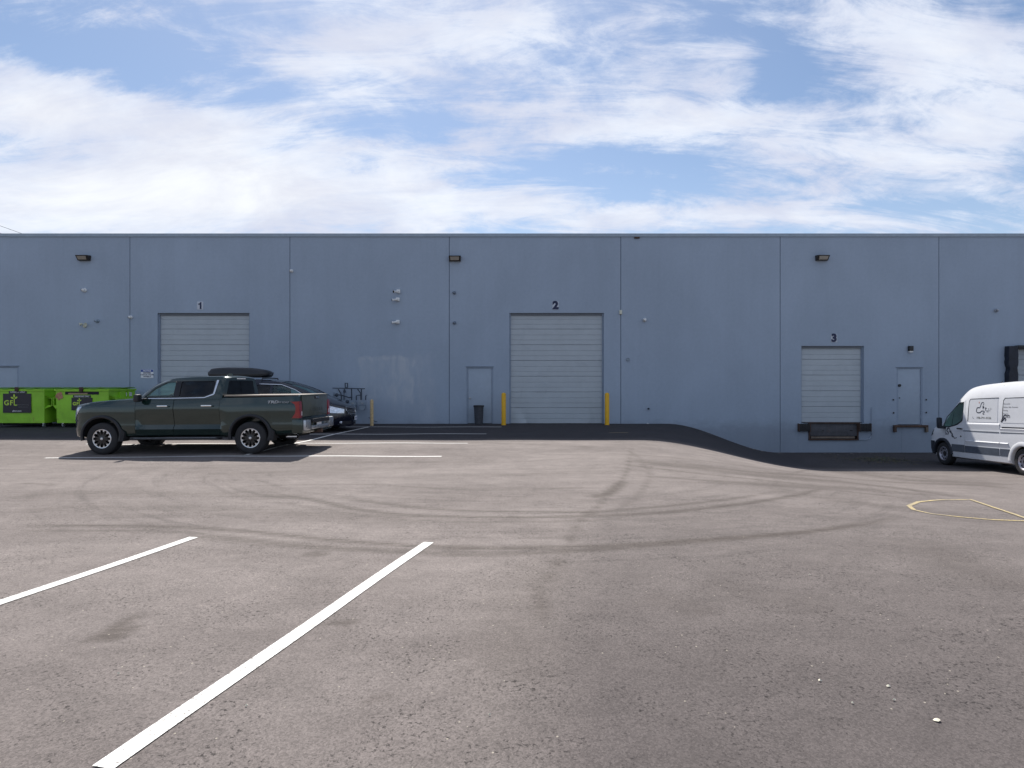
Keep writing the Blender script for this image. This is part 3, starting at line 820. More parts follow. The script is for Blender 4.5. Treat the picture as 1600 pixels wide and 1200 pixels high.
turret(1007, 500, 'white turret camera with dark lens right of door 2', r=.07)
turret(1556, 485, 'silver camera high on the wall above the van', M_GALV, .07)
turret(153, 501.5, 'small grey round camera beside the twin flood lamp', M_METERB, .065)
t = thing('motion_light', 'cream twin head motion light above the dumpsters', 'motion light', (wx(133), WY, wz(507)))
obj('mount', lathe(BM(), [(.06, -.002), (.06, -.04), (0, -.045)], 16, 'Y', (0, 0, -.06)), M_CREAM, t)
for sx_ in (-1, 1):
    bm = lathe(BM(), [(.02, .0), (.035, .02), (.06, .11), (.055, .115), (0, .10)], 14, 'X')
    bmesh.ops.transform(bm, matrix=Matrix.Translation((sx_*.03, -.08, .02)) @ Matrix.Rotation(R(-90 - sx_*-50), 4, 'Z') @ Matrix.Rotation(R(15), 4, 'Y'), verts=bm.verts[:])
    obj('lamp_head', bm, M_CREAM, t)
o = obj('sensor_box', box(BM(), -.05, .05, -.07, -.002, -.08, .08, .012), M_CREAM, None, loc=(wx(969.5), WY, wz(488)))
tag(o, 'cream box on the wall joint right of door 2', 'sensor')
o = obj('wall_vent', box(BM(), -.10, .10, -.05, -.002, -.035, .035, .01), M_RUSTY, None, loc=(wx(995), WY, wz(371.5)))
tag(o, 'dark brown vent just below the roof coping', 'vent')
t = thing('door_bell_cap', 'small grey round cap on the wall right of door 2', 'wall cap', (wx(981), WY, wz(561.5)))
obj('ring', lathe(BM(), [(.07, -.002), (.07, -.03), (.05, -.04), (.045, -.02), (0, -.02)], 18, 'Y'), M_METERB, t)
t = thing('door_light', 'small black wall lamp with white lens over the raised door', 'wall lamp', (wx(1421.5), WY, wz(546)))
obj('housing', box(BM(), -.08, .08, -.11, -.002, -.06, .13, .008), M_BLACKP, t); obj('lens', box(BM(), -.07, .07, -.10, -.004, -.12, -.062, .012), M_WHITEP, t)
for px_, py_, lb in ((1013, 638.5, 'dark pipe stub on the wall near the ramp'), (1012, 662.5, 'white pipe end low on the wall near the ramp')):
    o = obj('pipe_stub', lathe(BM(), [(.035, -.002), (.035, -.07), (.022, -.075), (.02, -.03), (0, -.03)], 12, 'Y'), M_PIPE if py_ < 650 else M_WHITEP, None, loc=(wx(px_), WY, wz(py_)))
    tag(o, lb, 'pipe')
o = obj('conduit', tube(BM(), [(wx(1361.5), WY-.03, wz(637)), (wx(1361.5), WY-.03, wz(677)), (wx(1360.5), WY-.03, wz(682)), (wx(1357), WY-.03, wz(685.5)), (wx(1352), WY-.03, wz(686.5)), (wx(1342), WY-.03, wz(686.5))], .016), M_DOORP)
tag(o, 'thin painted conduit bending down to the dock leveller', 'conduit')

# gas meters
gm = thing('gas_meter_set', 'blue grey gas meters and pipework on the wall by the old post', 'gas meter', (wx(550), WY, wz(600)))
def mp(px_, py_, dep): return (wx(px_) - wx(550), -dep, wz(py_) - wz(600))
obj('manifold_pipe', tube(BM(), [mp(523, 606.3, .28), mp(573, 607.3, .28)], .018), M_PIPE, gm)
for pts, r in (([mp(531.5, 608, .26), mp(536, 615.5, .26), mp(536.5, 625, .26)], .03), ([mp(561.5, 608, .26), mp(566, 614, .26), mp(566.5, 624.5, .26)], .03),
               ([mp(552, 607, .25), mp(552, 625, .25)], .035), ([mp(529, 616.5, .3), mp(537, 617, .3), mp(549, 621, .3), mp(553, 620, .3)], .032),
               ([mp(566.5, 607, .2), mp(566.8, 614, .2), mp(566.8, 625, .2)], .032), ([mp(575.5, 617, .2), mp(573.5, 618, .2), mp(573.3, 625, .2)], .03),
               ([mp(558.8, 618, .2), mp(558.8, 625, .2)], .03), ([mp(522.5, 613, .05), mp(522.5, 624, .05)], .015),
               ([mp(538, 608, .04), mp(538, 625, .04)], .02), ([mp(558.8, 618, .2), mp(562, 617.4, .2), mp(566.8, 617.4, .2)], .02)):
    obj('riser_pipe', tube(BM(), pts, r*.72), M_PIPE, gm)
bm = BM(); a, b = mp(542, 598.2, .3), mp(547, 605.8, .3)
for x0_, x1_, z0_, z1_ in ((a[0], a[0]+.035, b[2], a[2]), (b[0]-.035, b[0], b[2], a[2]), (a[0]+.036, b[0]-.036, a[2]-.03, a[2]), (a[0]+.036, b[0]-.036, b[2], b[2]+.03)): box(bm, x0_, x1_, -.32, -.28, z0_, z1_)
obj('shutoff_tag', bm, M_PIPE, gm, sm=False)
obj('regulator', lathe(BM(), [(.0, -.14), (.05, -.13), (.055, -.06), (.03, -.05), (.03, .0)], 16, 'Z', mp(541.8, 608, .3)), M_PIPE, gm)
for cx_, cy_ in ((529.5, 617), (546, 627)):
    p = mp(cx_, cy_, .3); obj('regulator', lathe(BM(), [(0, -.05), (.04, -.045), (.07, -.015), (.07, .0), (.035, .03), (.03, .06), (0, .065)], 18, 'Y', p), M_PIPE, gm)
for cx_, cy_, sc in ((555, 633, 1.0), (569.5, 633, 1.0)):
    p = mp(cx_, cy_, .28)
    body = rpoly([(p[0]-.10, p[2]+.15), (p[0]+.10, p[2]+.15), (p[0]+.10, p[2]-.11), (p[0]+.05, p[2]-.17), (p[0]-.05, p[2]-.17), (p[0]-.10, p[2]-.11)], .05)
    mo = obj('meter', prism(BM(), body, -.38, -.18), M_METERB, gm)
    obj('index_cover', box(BM(), p[0]-.045, p[0]+.045, -.40, -.381, p[2]+.06, p[2]+.11, .006), M_GALV, mo)
    obj('flange', box(BM(), p[0]-.12, p[0]+.12, -.39, -.17, p[2]-.01, p[2]+.012), M_METERG, mo, sm=False)
obj('cable', tube(BM(), [mp(577, 652, .1), mp(582, 655, .08), mp(586, 658, .08), mp(590, 659, .06)], .012), M_PIPE, gm)

# bollards and bin
def bollard(px_, Y, top, r, m, label, cat='bollard', group=None, n=20):
    x = (px_ - 800) / F * Y; z0 = gz(x, Y) - .01; H = CZ - (top - 600)/F*Y - z0
    prof = [(r, 0), (r, H - .06)] + [(r*math.cos(a), H - .06 + .06*math.sin(a)) for a in np.linspace(.3, 1.5, 5)] + [(0, H)]
    o = obj('bollard', lathe(BM(), prof, n), m, None, loc=(x, Y, z0)); tag(o, label, cat, group)
    return o
bollard(787, 22.95, 613.5, .085, M_YELLOW, 'yellow steel bollard left of door 2', group='yellow bollards at door 2')
bollard(948.5, 22.95, 613.5, .085, M_YELLOW, 'yellow steel bollard right of door 2', group='yellow bollards at door 2')
bollard(581, 22.6, 624, .062, M_OLDYEL, 'faded stained yellow post in front of the gas meters', 'post')
tc = thing('trash_can', 'dark grey ribbed trash can standing before the personnel door', 'trash can', (wx(748)*.985, 23.15, gz(-1.25, 23.15)))
M_BIN = mat('bin_grey', (.045, .05, .062), .6, var=.25, vscale=14, dirt=((.2, .2, .2), .3, 6))
obj('bin_body', lathe(BM(), [(.135, 0.002), (.15, .02)] + [q for k in range(7) for q in ((.152+.004*k, .06+.085*k), (.158+.004*k, .07+.085*k), (.158+.004*k, .12+.085*k), (.153+.004*k, .13+.085*k))] + [(.18, .67), (.17, .67), (.14, .05), (0, .05)], 28), M_BIN, tc, ang=25)
obj('bin_rim', lathe(BM(), [(.176, .65), (.20, .655), (.205, .70), (.20, .72), (.172, .72)], 28, closed=True), M_BLACKP, tc)

# overhead cables beyond the roof
for k, (a, b) in enumerate((((-75, 62, 26.0), (-20, 62, 7.5)), ((-75, 62, 26.9), (-20, 62, 8.0)))):
    a, b = Vector(a), Vector(b); pts = [a.lerp(b, t) - Vector((0, 0, 1.2*4*t*(1-t))) for t in np.linspace(0, 1, 14)]
    o = obj('power_line', tube(BM(), pts, .018, 5), M_BLACKP)
    tag(o, ('lower' if k == 0 else 'upper') + ' thin overhead wire beyond the roof at the left', 'cable', 'overhead wires beyond the roof')

# ------------------------------------------------------------------ dumpsters
def leaf_poly(cx, cz, L, wd, ang):
    out = []
    for t in np.linspace(0, 1, 9): out.append((t*L, wd*math.sin(math.pi*t)**.8 if 0 < t < 1 else 0))
    for t in np.linspace(1, 0, 9)[1:-1]: out.append((t*L, -wd*math.sin(math.pi*t)**.8))
    c, s = math.cos(R(ang)), math.sin(R(ang))
    return [(cx + x*c - z*s, cz + x*s + z*c) for x, z in out]
def dumpster(xc, label, big):
    W, Dp = .915, 1.5; y0 = 21.3
    zg = gz(xc, y0 + .2)
    t = thing('dumpster', label, 'dumpster', (xc, y0, zg), group='green dumpsters along the wall')
    z0, z1 = .15, 1.36
    bm = BM()      # body: open tapered tub with folded rim
    lo = [(-W+.02, .03), (W-.02, .03), (W-.02, Dp-.03), (-W+.02, Dp-.03)]; hi = [(-W, 0), (W, 0), (W, Dp), (-W, Dp)]
    A = [bm.verts.new((x, y, z0)) for x, y in lo]; B = [bm.verts.new((x, y, z1-.1)) for x, y in hi]
    for i in range(4): bm.faces.new((A[i], A[(i+1) % 4], B[(i+1) % 4], B[i]))
    bm.faces.new(A); bm.faces.new(B)
    body = obj('body', bm, M_GREEN, t, sm=False)
    bm = BM()
    for a, b, c, d in ((-W-.03, W+.03, -.035, .03), (-W-.03, W+.03, Dp-.03, Dp+.035)): box(bm, a, b, c, d, z1-.10, z1-.03, .006)
    for a, b in ((-W-.03, -W+.03), (W-.03, W+.03)): box(bm, a, b, .032, Dp-.032, z1-.10, z1-.03, .006)
    obj('top_rail', bm, M_GREEN, t)
    for s in (-1, 1):     # lids
        bm = BM(); n = 8; rows = []
        for i in range(n+1):
            xx = s*(.012 + (W-.03)*i/n); row = []
            for yy in np.linspace(-.05, Dp+.02, 7):
                sag = .018*math.sin(i*1.3 + yy*3) + .012*(yy > .1)
                row.append(bm.verts.new((xx, yy, z1 + sag)))
            rows.append(row)
        for a, b in zip(rows, rows[1:]):
            for k in range(6): bm.faces.new((a[k], b[k], b[k+1], a[k+1]))
        ex = bmesh.ops.extrude_face_region(bm, geom=bm.faces[:])
        bmesh.ops.translate(bm, vec=(0, 0, -.028), verts=[v for v in ex['geom'] if isinstance(v, bmesh.types.BMVert)])
        obj('lid', bm, M_GREEND, t, ang=60)
    obj('latch', box(BM(), -.06, .06, -.075, -.038, z1-.12, z1+.035, .008), M_RUSTY, t)
    obj('latch_bar', tube(BM(), [(-.10, -.06, z1-.02), (.10, -.06, z1-.02)], .014), M_RUSTY, t)
    for s in (-1, 1):     # fork pockets on the side walls
        bm = BM(); xo = s*(W + .18); xi = s*(W + .002)
        l, r_ = min(xo, xi), max(xo, xi)
        box(bm, l, r_, .12, 1.25, 1.00, 1.02); box(bm, l, r_, .12, 1.25, .74, .76)
        if s > 0: box(bm, r_-.02, r_, .12, 1.25, .7605, .9995)
        else: box(bm, l, l+.02, .12, 1.25, .7605, .9995)
        for zz_, up in ((1.02, .10), (.74, -.10)):
            v = [bm.verts.new(p) for p in ((xi, .0, zz_+up), (xi, .12, zz_), (xo, .12, zz_))]; bm.faces.new(v)
        obj('fork_pocket', bm, M_GREEN, t, sm=False)
        for yy in (.55, 1.0):
            bm = prism(BM(), [(s*(W-.01), z0+.05), (s*(W+.06), z0+.2), (s*(W+.06), z1-.15), (s*(W-.01), z1-.11)], yy, yy+.05)
            obj('side_rib', bm, M_GREEN, t, sm=False)
    for sx_ in (-1, 1):
        for yy in (.18, Dp-.2):
            c = obj('caster', box(BM(), sx_*(W-.14)-.035, sx_*(W-.14)+.035, yy-.04, yy+.04, .10, .149), M_STEEL, t, sm=False)
            obj('caster_wheel', lathe(BM(), [(.03, -.024), (.062, -.02), (.062, .02), (.03, .024)], 18, 'X', (sx_*(W-.14), yy, .062)), M_GALV, c)
    obj('skid', box(BM(), -W+.1, W-.1, .35, .5, .06, .149), M_DARKREC, t, sm=False)
    # decals on the front
    k = 21.3/F      # metres per photograph pixel at this distance
    def ftx(px_): return (px_ - 800)*k - xc
    def ftz(py_): return CZ + (600-py_)*k - zg
    if big: bx0, bx1, bz0, bz1 = ftx(5), ftx(49), ftz(645), ftz(615); ux0, ux1, uz0, uz1 = ftx(14), ftx(42), ftz(614.8), ftz(610)
    else: bx0, bx1, bz0, bz1 = ftx(112), ftx(144.5), ftz(641), ftz(621.5); ux0, ux1, uz0, uz1 = ftx(114.5), ftx(142), ftz(621.2), ftz(617.5)
    bd = obj('sign_board', box(BM(), bx0, bx1, -.012, -.0, bz0, bz1), M_DECAL, t, sm=False)
    bw, bh = bx1-bx0, bz1-bz0
    bu = obj('banner', box(BM(), ux0, ux1, -.012, -.0, uz0, uz1), M_DECAL, t, sm=False)
    text('banner_lettering', 'GARBAGE ONLY' if big else 'CARDBOARD ONLY', (uz1-uz0)*.85, M_TXTW, bu, face_front((ux0+ux1)/2, -.0145, (uz0+uz1)/2), bold=.002, xs=.78 if big else .82)
    s = bh*.36
    gx0 = bx0 + bw*(.05 if big else .07); gz0 = bz0 + bh*.38
    text('lettering', 'G', s, M_LIME, bd, face_front(gx0 + s*.33, -.0145, gz0 + s*.36), bold=.006)
    text('lettering', 'F', s, M_LIME, bd, face_front(gx0 + s*1.02, -.0145, gz0 + s*.36), bold=.006)
    bm = BM(); lx = gx0 + s*1.38
    prism(bm, [(lx, gz0+s*.95), (lx+s*.12, gz0+s*1.02), (lx+s*.13, gz0+s*.12), (lx+s*.48, gz0+s*.12), (lx+s*.48, gz0), (lx, gz0)], -.0155, -.0125)
    prism(bm, leaf_poly(lx+s*.06, gz0+s*1.12, s*.55, s*.13, 92), -.0155, -.0125)
    prism(bm, leaf_poly(lx+s*.10, gz0+s*.98, s*.52, s*.12, 33), -.0155, -.0125)
    prism(bm, leaf_poly(lx+s*.00, gz0+s*.98, s*.52, s*.12, 152), -.0155, -.0125)
    obj('leaf_emblem', bm, M_LIME, bd, sm=False)
    text('lettering', 'ENVIRONMENTAL INC.', s*.20, M_TXTG, bd, face_front(bx0 + bw*.70, -.0145, gz0 + s*.10), xs=.9)
    if big: text('lettering', 'GREEN FOR LIFE', s*.20, M_TXTG, bd, face_front(bx0 + bw*.72, -.0145, gz0 - s*.22), xs=.95)
    text('lettering', 'gflenv.com', s*.30, M_TXTW, bd, face_front(bx0 + bw*.5, -.0145, bz0 + bh*.10), bold=.002)
    # bare rust at the upper left corner, ragged outline
    rp = []
    for i in range(14):
        a = 2*math.pi*i/14; rr = 1 + random.uniform(-.28, .28); rp.append((-W + .13 + .12*rr*math.cos(a), z1 - .27 + .13*rr*math.sin(a)))
    obj('rust_patch', prism(BM(), rp, -.006, -.001), M_PATCH, t, sm=False)
    if not big:
        sl_ = obj('slot', box(BM(), ftx(102), ftx(154.5), -.010, -.001, ftz(616.5), ftz(612)), M_DARKREC, t, sm=False)
        obj('cardboard', box(BM(), ftx(107), ftx(137), -.014, -.011, ftz(616.3), ftz(614)), M_CARD, sl_, sm=False)
        lp = obj('side_label', box(BM(), W+.002, W+.006, .95, 1.3, z1-.30, z1-.16), M_TXTW, t, sm=False)
    return t
dumpster(-17.13, 'green dumpster at the frame edge with the large black sign', True)
dumpster(-14.90, 'green dumpster with cardboard slot just ahead of the pickup', False)

# ------------------------------------------------------------------ wheels
def wheel_parts(root, name, c, side, r, wd, rim_r, style, suffix=None):
    """wheel centred at c; side=-1 faces -y"""
    wo = bpy.data.objects.new('wheel', None); COL.objects.link(wo); wo.parent = root; wo.location = c
    if side > 0: wo.rotation_euler = (0, 0, math.pi)
    h = wd/2
    prof = [(rim_r, -h*.82), (rim_r+.012, -h*.95), (rim_r + (r-rim_r)*.5, -h*1.02), (r-.035, -h*.92), (r-.008, -h*.74), (r, -h*.45), (r, h*.45), (r-.008, h*.74), (r-.035, h*.92), (rim_r + (r-rim_r)*.5, h*1.02), (rim_r+.012, h*.95), (rim_r, h*.82)]
    obj('tyre', lathe(BM(), prof, 56, 'Y', closed=True), M_RUBBER, wo)
    if style == 'offroad':
        bm = lathe(BM(), [(rim_r+.002, -h*.84), (rim_r-.02, -h*.70), (rim_r-.03, h*.6), (rim_r+.002, h*.82)], 48, 'Y'); 
        # barrel is open: drop the two disc caps
        bmesh.ops.delete(bm, geom=[f for f in bm.faces if len(f.verts) > 4], context='FACES')
        obj('rim_barrel', bm, M_RIMB, wo)
        obj('rim_disc', lathe(BM(), [(0, -h*.05), (rim_r-.03, -h*.05), (rim_r-.03, h*.0), (0, 0)], 40, 'Y'), M_UNDER, wo)
        bm = lathe(BM(), [(rim_r+.004, -h*.86), (rim_r-.004, -h*.90), (rim_r-.022, -h*.88), (rim_r-.03, -h*.74), (rim_r-.012, -h*.70)], 48, 'Y', closed=True)
        for k in range(12):
            a = 2*math.pi*(k+.5)/12
            p = [(rim_r-.062, -.012), (rim_r-.018, -.030), (rim_r-.018, .030), (rim_r-.062, .012)]
            pp = [(x*math.cos(a)-y*math.sin(a), x*math.sin(a)+y*math.cos(a)) for x, y in p]
            prism(bm, pp, -h*.885, -h*.70)
        obj('rim_lip', bm, M_RIMS, wo, ang=30)
        bm = BM()
        for k in range(6):
            for o_ in (-1, 1):
                a = 2*math.pi*k/6 + o_*R(13)
                p = [(.055, -.024), (rim_r-.03, -.020), (rim_r-.03, .020), (.055, .024)]
                pp = [(x*math.cos(a)-y*math.sin(a), x*math.sin(a)+y*math.cos(a)) for x, y in p]
                prism(bm, pp, -h*.80, -h*.5)
        lathe(bm, [(.085, -h*.5), (.085, -h*.80), (.05, -h*.84), (0, -h*.84)], 24, 'Y')
        obj('spokes', bm, M_RIMB, wo, ang=30)
        obj('hub_cap', lathe(BM(), [(.034, -h*.84), (.034, -h*.93), (.026, -h*.96), (.024, -h*.94), (0, -h*.945)], 20, 'Y'), M_RIMS, wo)
    elif style == 'steel':
        obj('rim_lip', lathe(BM(), [(rim_r+.004, -h*.86), (rim_r-.012, -h*.90), (rim_r-.025, -h*.62), (rim_r-.05, -h*.35), (rim_r-.02, h*.6)], 40, 'Y', closed=True), M_STEELW, wo)
        bm = lathe(BM(), [(rim_r-.055, -h*.30), (rim_r-.07, -h*.62), (.085, -h*.55), (.075, -h*.42), (rim_r-.07, -h*.2)], 40, 'Y', closed=True)
        obj('rim_disc', bm, M_STEELW, wo)
        bm = BM()
        for k in range(10):
            a = 2*math.pi*k/10; q = [(rim_r-.06 + .022*math.cos(t_), .026*math.sin(t_)) for t_ in np.linspace(0, 2*math.pi, 9)[:-1]]
            prism(bm, [(x*math.cos(a)-y*math.sin(a), x*math.sin(a)+y*math.cos(a)) for x, y in q], -h*.66, -h*.52)
        obj('vent_hole', bm, M_DARKREC, wo, sm=False)
        obj('hub_cap', lathe(BM(), [(.086, -h*.45), (.08, -h*.58), (.05, -h*.70), (0, -h*.72)], 24, 'Y'), M_RUBBER, wo)
    else:
        obj('rim_disc', lathe(BM(), [(rim_r+.003, -h*.85), (rim_r-.02, -h*.8), (.1, -h*.6), (0, -h*.62)], 36, 'Y'), M_STEELW, wo)
        bm = BM()
        for k in range(7):
            a = 2*math.pi*(k+.5)/7; q = [(.07, -.012), (rim_r-.03, -.045), (rim_r-.03, .045), (.07, .012)]
            prism(bm, [(x*math.cos(a)-y*math.sin(a), x*math.sin(a)+y*math.cos(a)) for x, y in q], -h*.80, -h*.60)
        obj('rim_opening', bm, M_DARKREC, wo, sm=False)
    return wo
def arch_band(cx, cz, r0, r1, ya, yb, a0=-8, a1=188, n=28, flat=1.0):
    """wheel arch flare between radii r0 and r1"""
    bm = BM(); rows = []
    for i in range(n+1):
        a = R(a0 + (a1-a0)*i/n); c, s = math.cos(a), math.sin(a)
        def P(r, y): return bm.verts.new((cx + r*c, y, cz + r*s*flat))
        rows.append([P(r0, ya), P(r0, yb), P((r0+r1)/2, yb + (.012 if yb > ya else -.012)), P(r1, yb - (.01 if yb > ya else -.01)), P(r1, ya)])
    for a, b in zip(rows, rows[1:]):
        for k in range(5): bm.faces.new((a[k], a[(k+1) % 5], b[(k+1) % 5], b[k]))
    bm.faces.new(rows[0]); bm.faces.new(rows[-1])
    return bm
def cyl_cut(cx, cz, r, y0, y1, flat=1.0, leg=.5):
    pts = [(cx + r*math.cos(a), cz + r*flat*math.sin(a)) for a in np.linspace(0, math.pi, 25)]
    pts += [(cx - r, cz - leg), (cx + r, cz - leg)]
    return cutter(prism(BM(), pts, y0, y1))
def pane(name, poly, yfun, m, root, side, off=.0, label=None, thick=.004):
    """side glass: polygon in (x, z) laid on the body side"""
    bm = BM()
    A = [bm.verts.new((x, side*(yfun(z) + off), z)) for x, z in poly]; B = [bm.verts.new((x, side*(yfun(z) + off - thick), z)) for x, z in poly]
    n = len(poly); bm.faces.new(A); bm.faces.new(B)
    for i in range(n): bm.faces.new((A[i], A[(i+1) % n], B[(i+1) % n], B[i]))
    return obj(name, bm, m, root, sm=False, label=label)
def shrink(poly, d):
    c = sum((Vector(p) for p in poly), Vector((0, 0))) / len(poly)
    return [tuple(c + (Vector(p) - c) * (1 - d / max((Vector(p)-c).length, .01))) for p in poly]
def frame_ring(poly, d, yfun, side, off, thick=.01):
    """thin border that follows a polygon on the body side"""
    inn = shrink(poly, d); bm = BM(); n = len(poly)
    O = [[bm.verts.new((x, side*(yfun(z) + off - k), z)) for x, z in poly] for k in (0, thick)]
    I = [[bm.verts.new((x, side*(yfun(z) + off - k), z)) for x, z in inn] for k in (0, thick)]
    for i in range(n):
        j = (i+1) % n
        bm.faces.new((O[0][i], O[0][j], I[0][j], I[0][i])); bm.faces.new((O[0][i], O[0][j], O[1][j], O[1][i])); bm.faces.new((I[0][i], I[0][j], I[1][j], I[1][i]))
    return bm

def side_of(keys, x, z, i0=2, i1=11):
    xk = [k[0] for k in keys]; xa = np.array([x])
    ys = [float(pchip(xk, [k[1][i][0] for k in keys], xa)[0]) for i in range(i0, i1)]; zs_ = [float(pchip(xk, [k[1][i][1] for k in keys], xa)[0]) for i in range(i0, i1)]
    return float(np.interp(z, zs_, ys))
def surf_patch(name, keys, xs, zlo, zhi, s, dep, m, par, nz=6, ang=35, i1=11, thick=.02, bump=0., label=None):
    bm = BM(); cols = []; n = len(xs)
    for i, x in enumerate(xs):
        a, b = zlo(x), zhi(x); col = []
        for j in range(nz):
            z = a + (b-a)*j/(nz-1); e = bump * ((j/max(nz-2, 1))**1.3 if j < nz-1 else 0)
            col.append(bm.verts.new((x, s*(side_of(keys, x, z, 2, i1) + dep + e), z)))
        cols.append(col)
    for a, b in zip(cols, cols[1:]):
        for i in range(nz-1): bm.faces.new((a[i], a[i+1], b[i+1], b[i]))
    ex = bmesh.ops.extrude_face_region(bm, geom=bm.faces[:]); bmesh.ops.translate(bm, vec=(0, -s*thick, 0), verts=[v for v in ex['geom'] if isinstance(v, bmesh.types.BMVert)])
    return obj(name, bm, m, par, ang=ang, label=label)
def surf_glass(name, keys, xs, test, m, par, off=-.012):
    bm = loft(keys, xs); bmesh.ops.delete(bm, geom=[f for f in bm.faces if len(f.verts) > 4 or not test(f.calc_center_median(), f.normal)], context='FACES')
    bm.normal_update()
    for v in bm.verts: v.co += Vector((.0, 0, off))
    return obj(name, bm, m, par)
# ------------------------------------------------------------------ pickup truck
def build_truck():
    Yc = 16.22; X0 = -10.09
    zf, zr = gz(X0, 15.4), gz(X0 + 3.8, 15.1)
    UP = .035
    t = thing('pickup_truck', 'dark green crew cab pickup truck parked side on', 'pickup truck', (X0, Yc, zf - .005 + UP), (0, -math.atan2(zr - zf, 3.8), R(-4)))
    t.scale = (1.022, 1, 1)
    def sec(zb, w, top, ctop, k=(.955, .975, 1.0, .928, .978, 1.0, .955), hs=None):
        # half section; w = half width
        z2 = .70; 
        return [(0, zb), (w-.14, zb), (w*k[0], zb+.05), (w*k[2], .59), (w*k[3], .70), (w*k[4], .95), (w*k[5], 1.10), (w*.975, min(1.21, top-.06)), (w*k[6]-.01, top-.02), (w*.90-.02, top), (w*.45, (top+ctop)/2+.005), (0, ctop)]
    KF = (.955, .985, 1.0, .99, .99, 1.0, .955)
    keys = [(-.965, [(0,.50),(.30,.50),(.38,.52),(.43,.58),(.45,.70),(.46,.86),(.45,.98),(.43,1.04),(.40,1.09),(.34,1.12),(.18,1.145),(0,1.15)]),
            (-.90, [(0,.42),(.50,.42),(.62,.46),(.66,.56),(.67,.70),(.68,.88),(.67,1.0),(.65,1.08),(.62,1.13),(.55,1.165),(.28,1.19),(0,1.20)]),
            (-.78, [(0,.38),(.66,.38),(.80,.42),(.84,.555),(.845,.70),(.855,.90),(.84,1.04),(.82,1.12),(.78,1.175),(.70,1.205),(.36,1.23),(0,1.24)]),
            (-.62, sec(.37, .965, 1.225, 1.255, KF)), (-.30, sec(.37, 1.0, 1.275, 1.31, KF)), (.10, sec(.37, 1.01, 1.31, 1.345, KF)),
            (.55, sec(.38, 1.005, 1.335, 1.37, KF)), (.84, sec(.39, 1.0, 1.345, 1.375, KF)), (.90, sec(.39, 1.0, 1.335, 1.345)),
            (2.0, sec(.39, .995, 1.335, 1.345)), (2.955, sec(.39, .995, 1.345, 1.35)), (3.03, sec(.38, .995, 1.365, 1.37, KF)),
            (3.70, sec(.40, 1.01, 1.372, 1.375, KF)), (4.45, sec(.42, .995, 1.385, 1.39, KF)), (4.78, sec(.44, .985, 1.395, 1.40, KF)), (4.90, sec(.45, .965, 1.395, 1.40, KF))]
    xs = [-.965, -.93, -.90, -.84, -.78, -.70, -.62, -.50, -.40, -.30, -.15, 0, .15, .3, .45, .6, .72, .84, .90, 1.1, 1.3, 1.5, 1.70, 1.80, 2.0, 2.2, 2.45, 2.7, 2.955, 3.03, 3.15, 3.3, 3.5, 3.7, 3.9, 4.1, 4.3, 4.5, 4.65, 4.78, 4.86, 4.90]
    body = obj('body', loft(keys, xs), M_TRUCK, t, ang=16)
    WB = 3.72
    cuts = []
    for cx in (0, WB):
        for s in (-1, 1): cuts.append(cyl_cut(cx, .44, .485, s*.62, s*1.2, .93))
    cuts.append(cutter(box(BM(), .93, 2.92, -.88, .88, .50, 1.6)))      # cabin well
    body = boolean(body, cuts)
    for s, lab in ((-1, None), (1, None)):
        for a, b in ((.84, 1.80), (1.80, 2.955)):
            dr = split_faces(body, 'door', lambda c, n, a=a, b=b, s=s: a < c.x < b and s*c.y > .90 and c.z > .44, M_TRUCK, t, gap=.007)
            xh = a + (.72 if a < 1 else .86)
            obj('door_handle', box(BM(), xh-.13, xh+.13, s*1.035 if s > 0 else -1.052, s*1.052 if s > 0 else -1.035, 1.145, 1.18, .008), M_CHROME, dr)
            obj('handle_mount', box(BM(), xh-.11, xh-.08, min(s*.98, s*1.035), max(s*.98, s*1.035), 1.15, 1.175), M_CHROME, dr, sm=False)
            obj('handle_mount', box(BM(), xh+.08, xh+.11, min(s*.98, s*1.035), max(s*.98, s*1.035), 1.15, 1.175), M_CHROME, dr, sm=False)
    split_faces(body, 'hood', lambda c, n: -.85 < c.x < .84 and abs(c.y) < .80 and c.z > 1.15 and n.z > .5, M_TRUCK, t, gap=.006)
    obj('cabin_lining', box(BM(), .86, 2.94, -.91, .91, .47, .495), M_INT, t, sm=False)
    for s in (-1, 1): obj('door_seam_backing', box(BM(), .86, 2.94, min(s*.90, s*.918), max(s*.90, s*.918), .5, 1.30), M_DARKREC, t, sm=False)
    # greenhouse ---------------------------------------------------
    def half(zt, wt, wbelt=.955):      # cab half section from belt to roof
        return [(0, 1.31), (wbelt, 1.31), (wbelt - .01, 1.345), (wbelt-(wbelt-wt)*.5, (1.345+zt)/2 - .01), (wt, zt-.075), (wt-.05, zt-.02), (wt*.5, zt), (0, zt+.012)]
    ck = [(.72, [(0,1.31),(.80,1.31),(.80,1.33),(.78,1.345),(.74,1.352),(.66,1.356),(.35,1.36),(0,1.365)]),
          (.80, [(0,1.31),(.86,1.31),(.86,1.335),(.84,1.36),(.80,1.375),(.74,1.388),(.4,1.41),(0,1.42)]),
          (1.02, [(0,1.31),(.93,1.31),(.925,1.345),(.89,1.42),(.84,1.50),(.77,1.545),(.4,1.575),(0,1.585)]),
          (1.25, [(0,1.31),(.95,1.31),(.945,1.345),(.88,1.50),(.82,1.64),(.74,1.70),(.38,1.735),(0,1.745)]),
          (1.50, half(1.82, .775)), (1.75, half(1.87, .77)), (2.3, half(1.895, .77)), (2.8, half(1.895, .765)), (2.93, half(1.89, .755)),
          (3.0, [(0,1.31),(.955,1.31),(.945,1.345),(.85,1.58),(.75,1.78),(.69,1.835),(.4,1.855),(0,1.86)])]
    cxs = [.72, .76, .80, .9, 1.02, 1.14, 1.25, 1.37, 1.5, 1.62, 1.75, 2.0, 2.3, 2.55, 2.8, 2.88, 2.93, 2.97, 3.0]
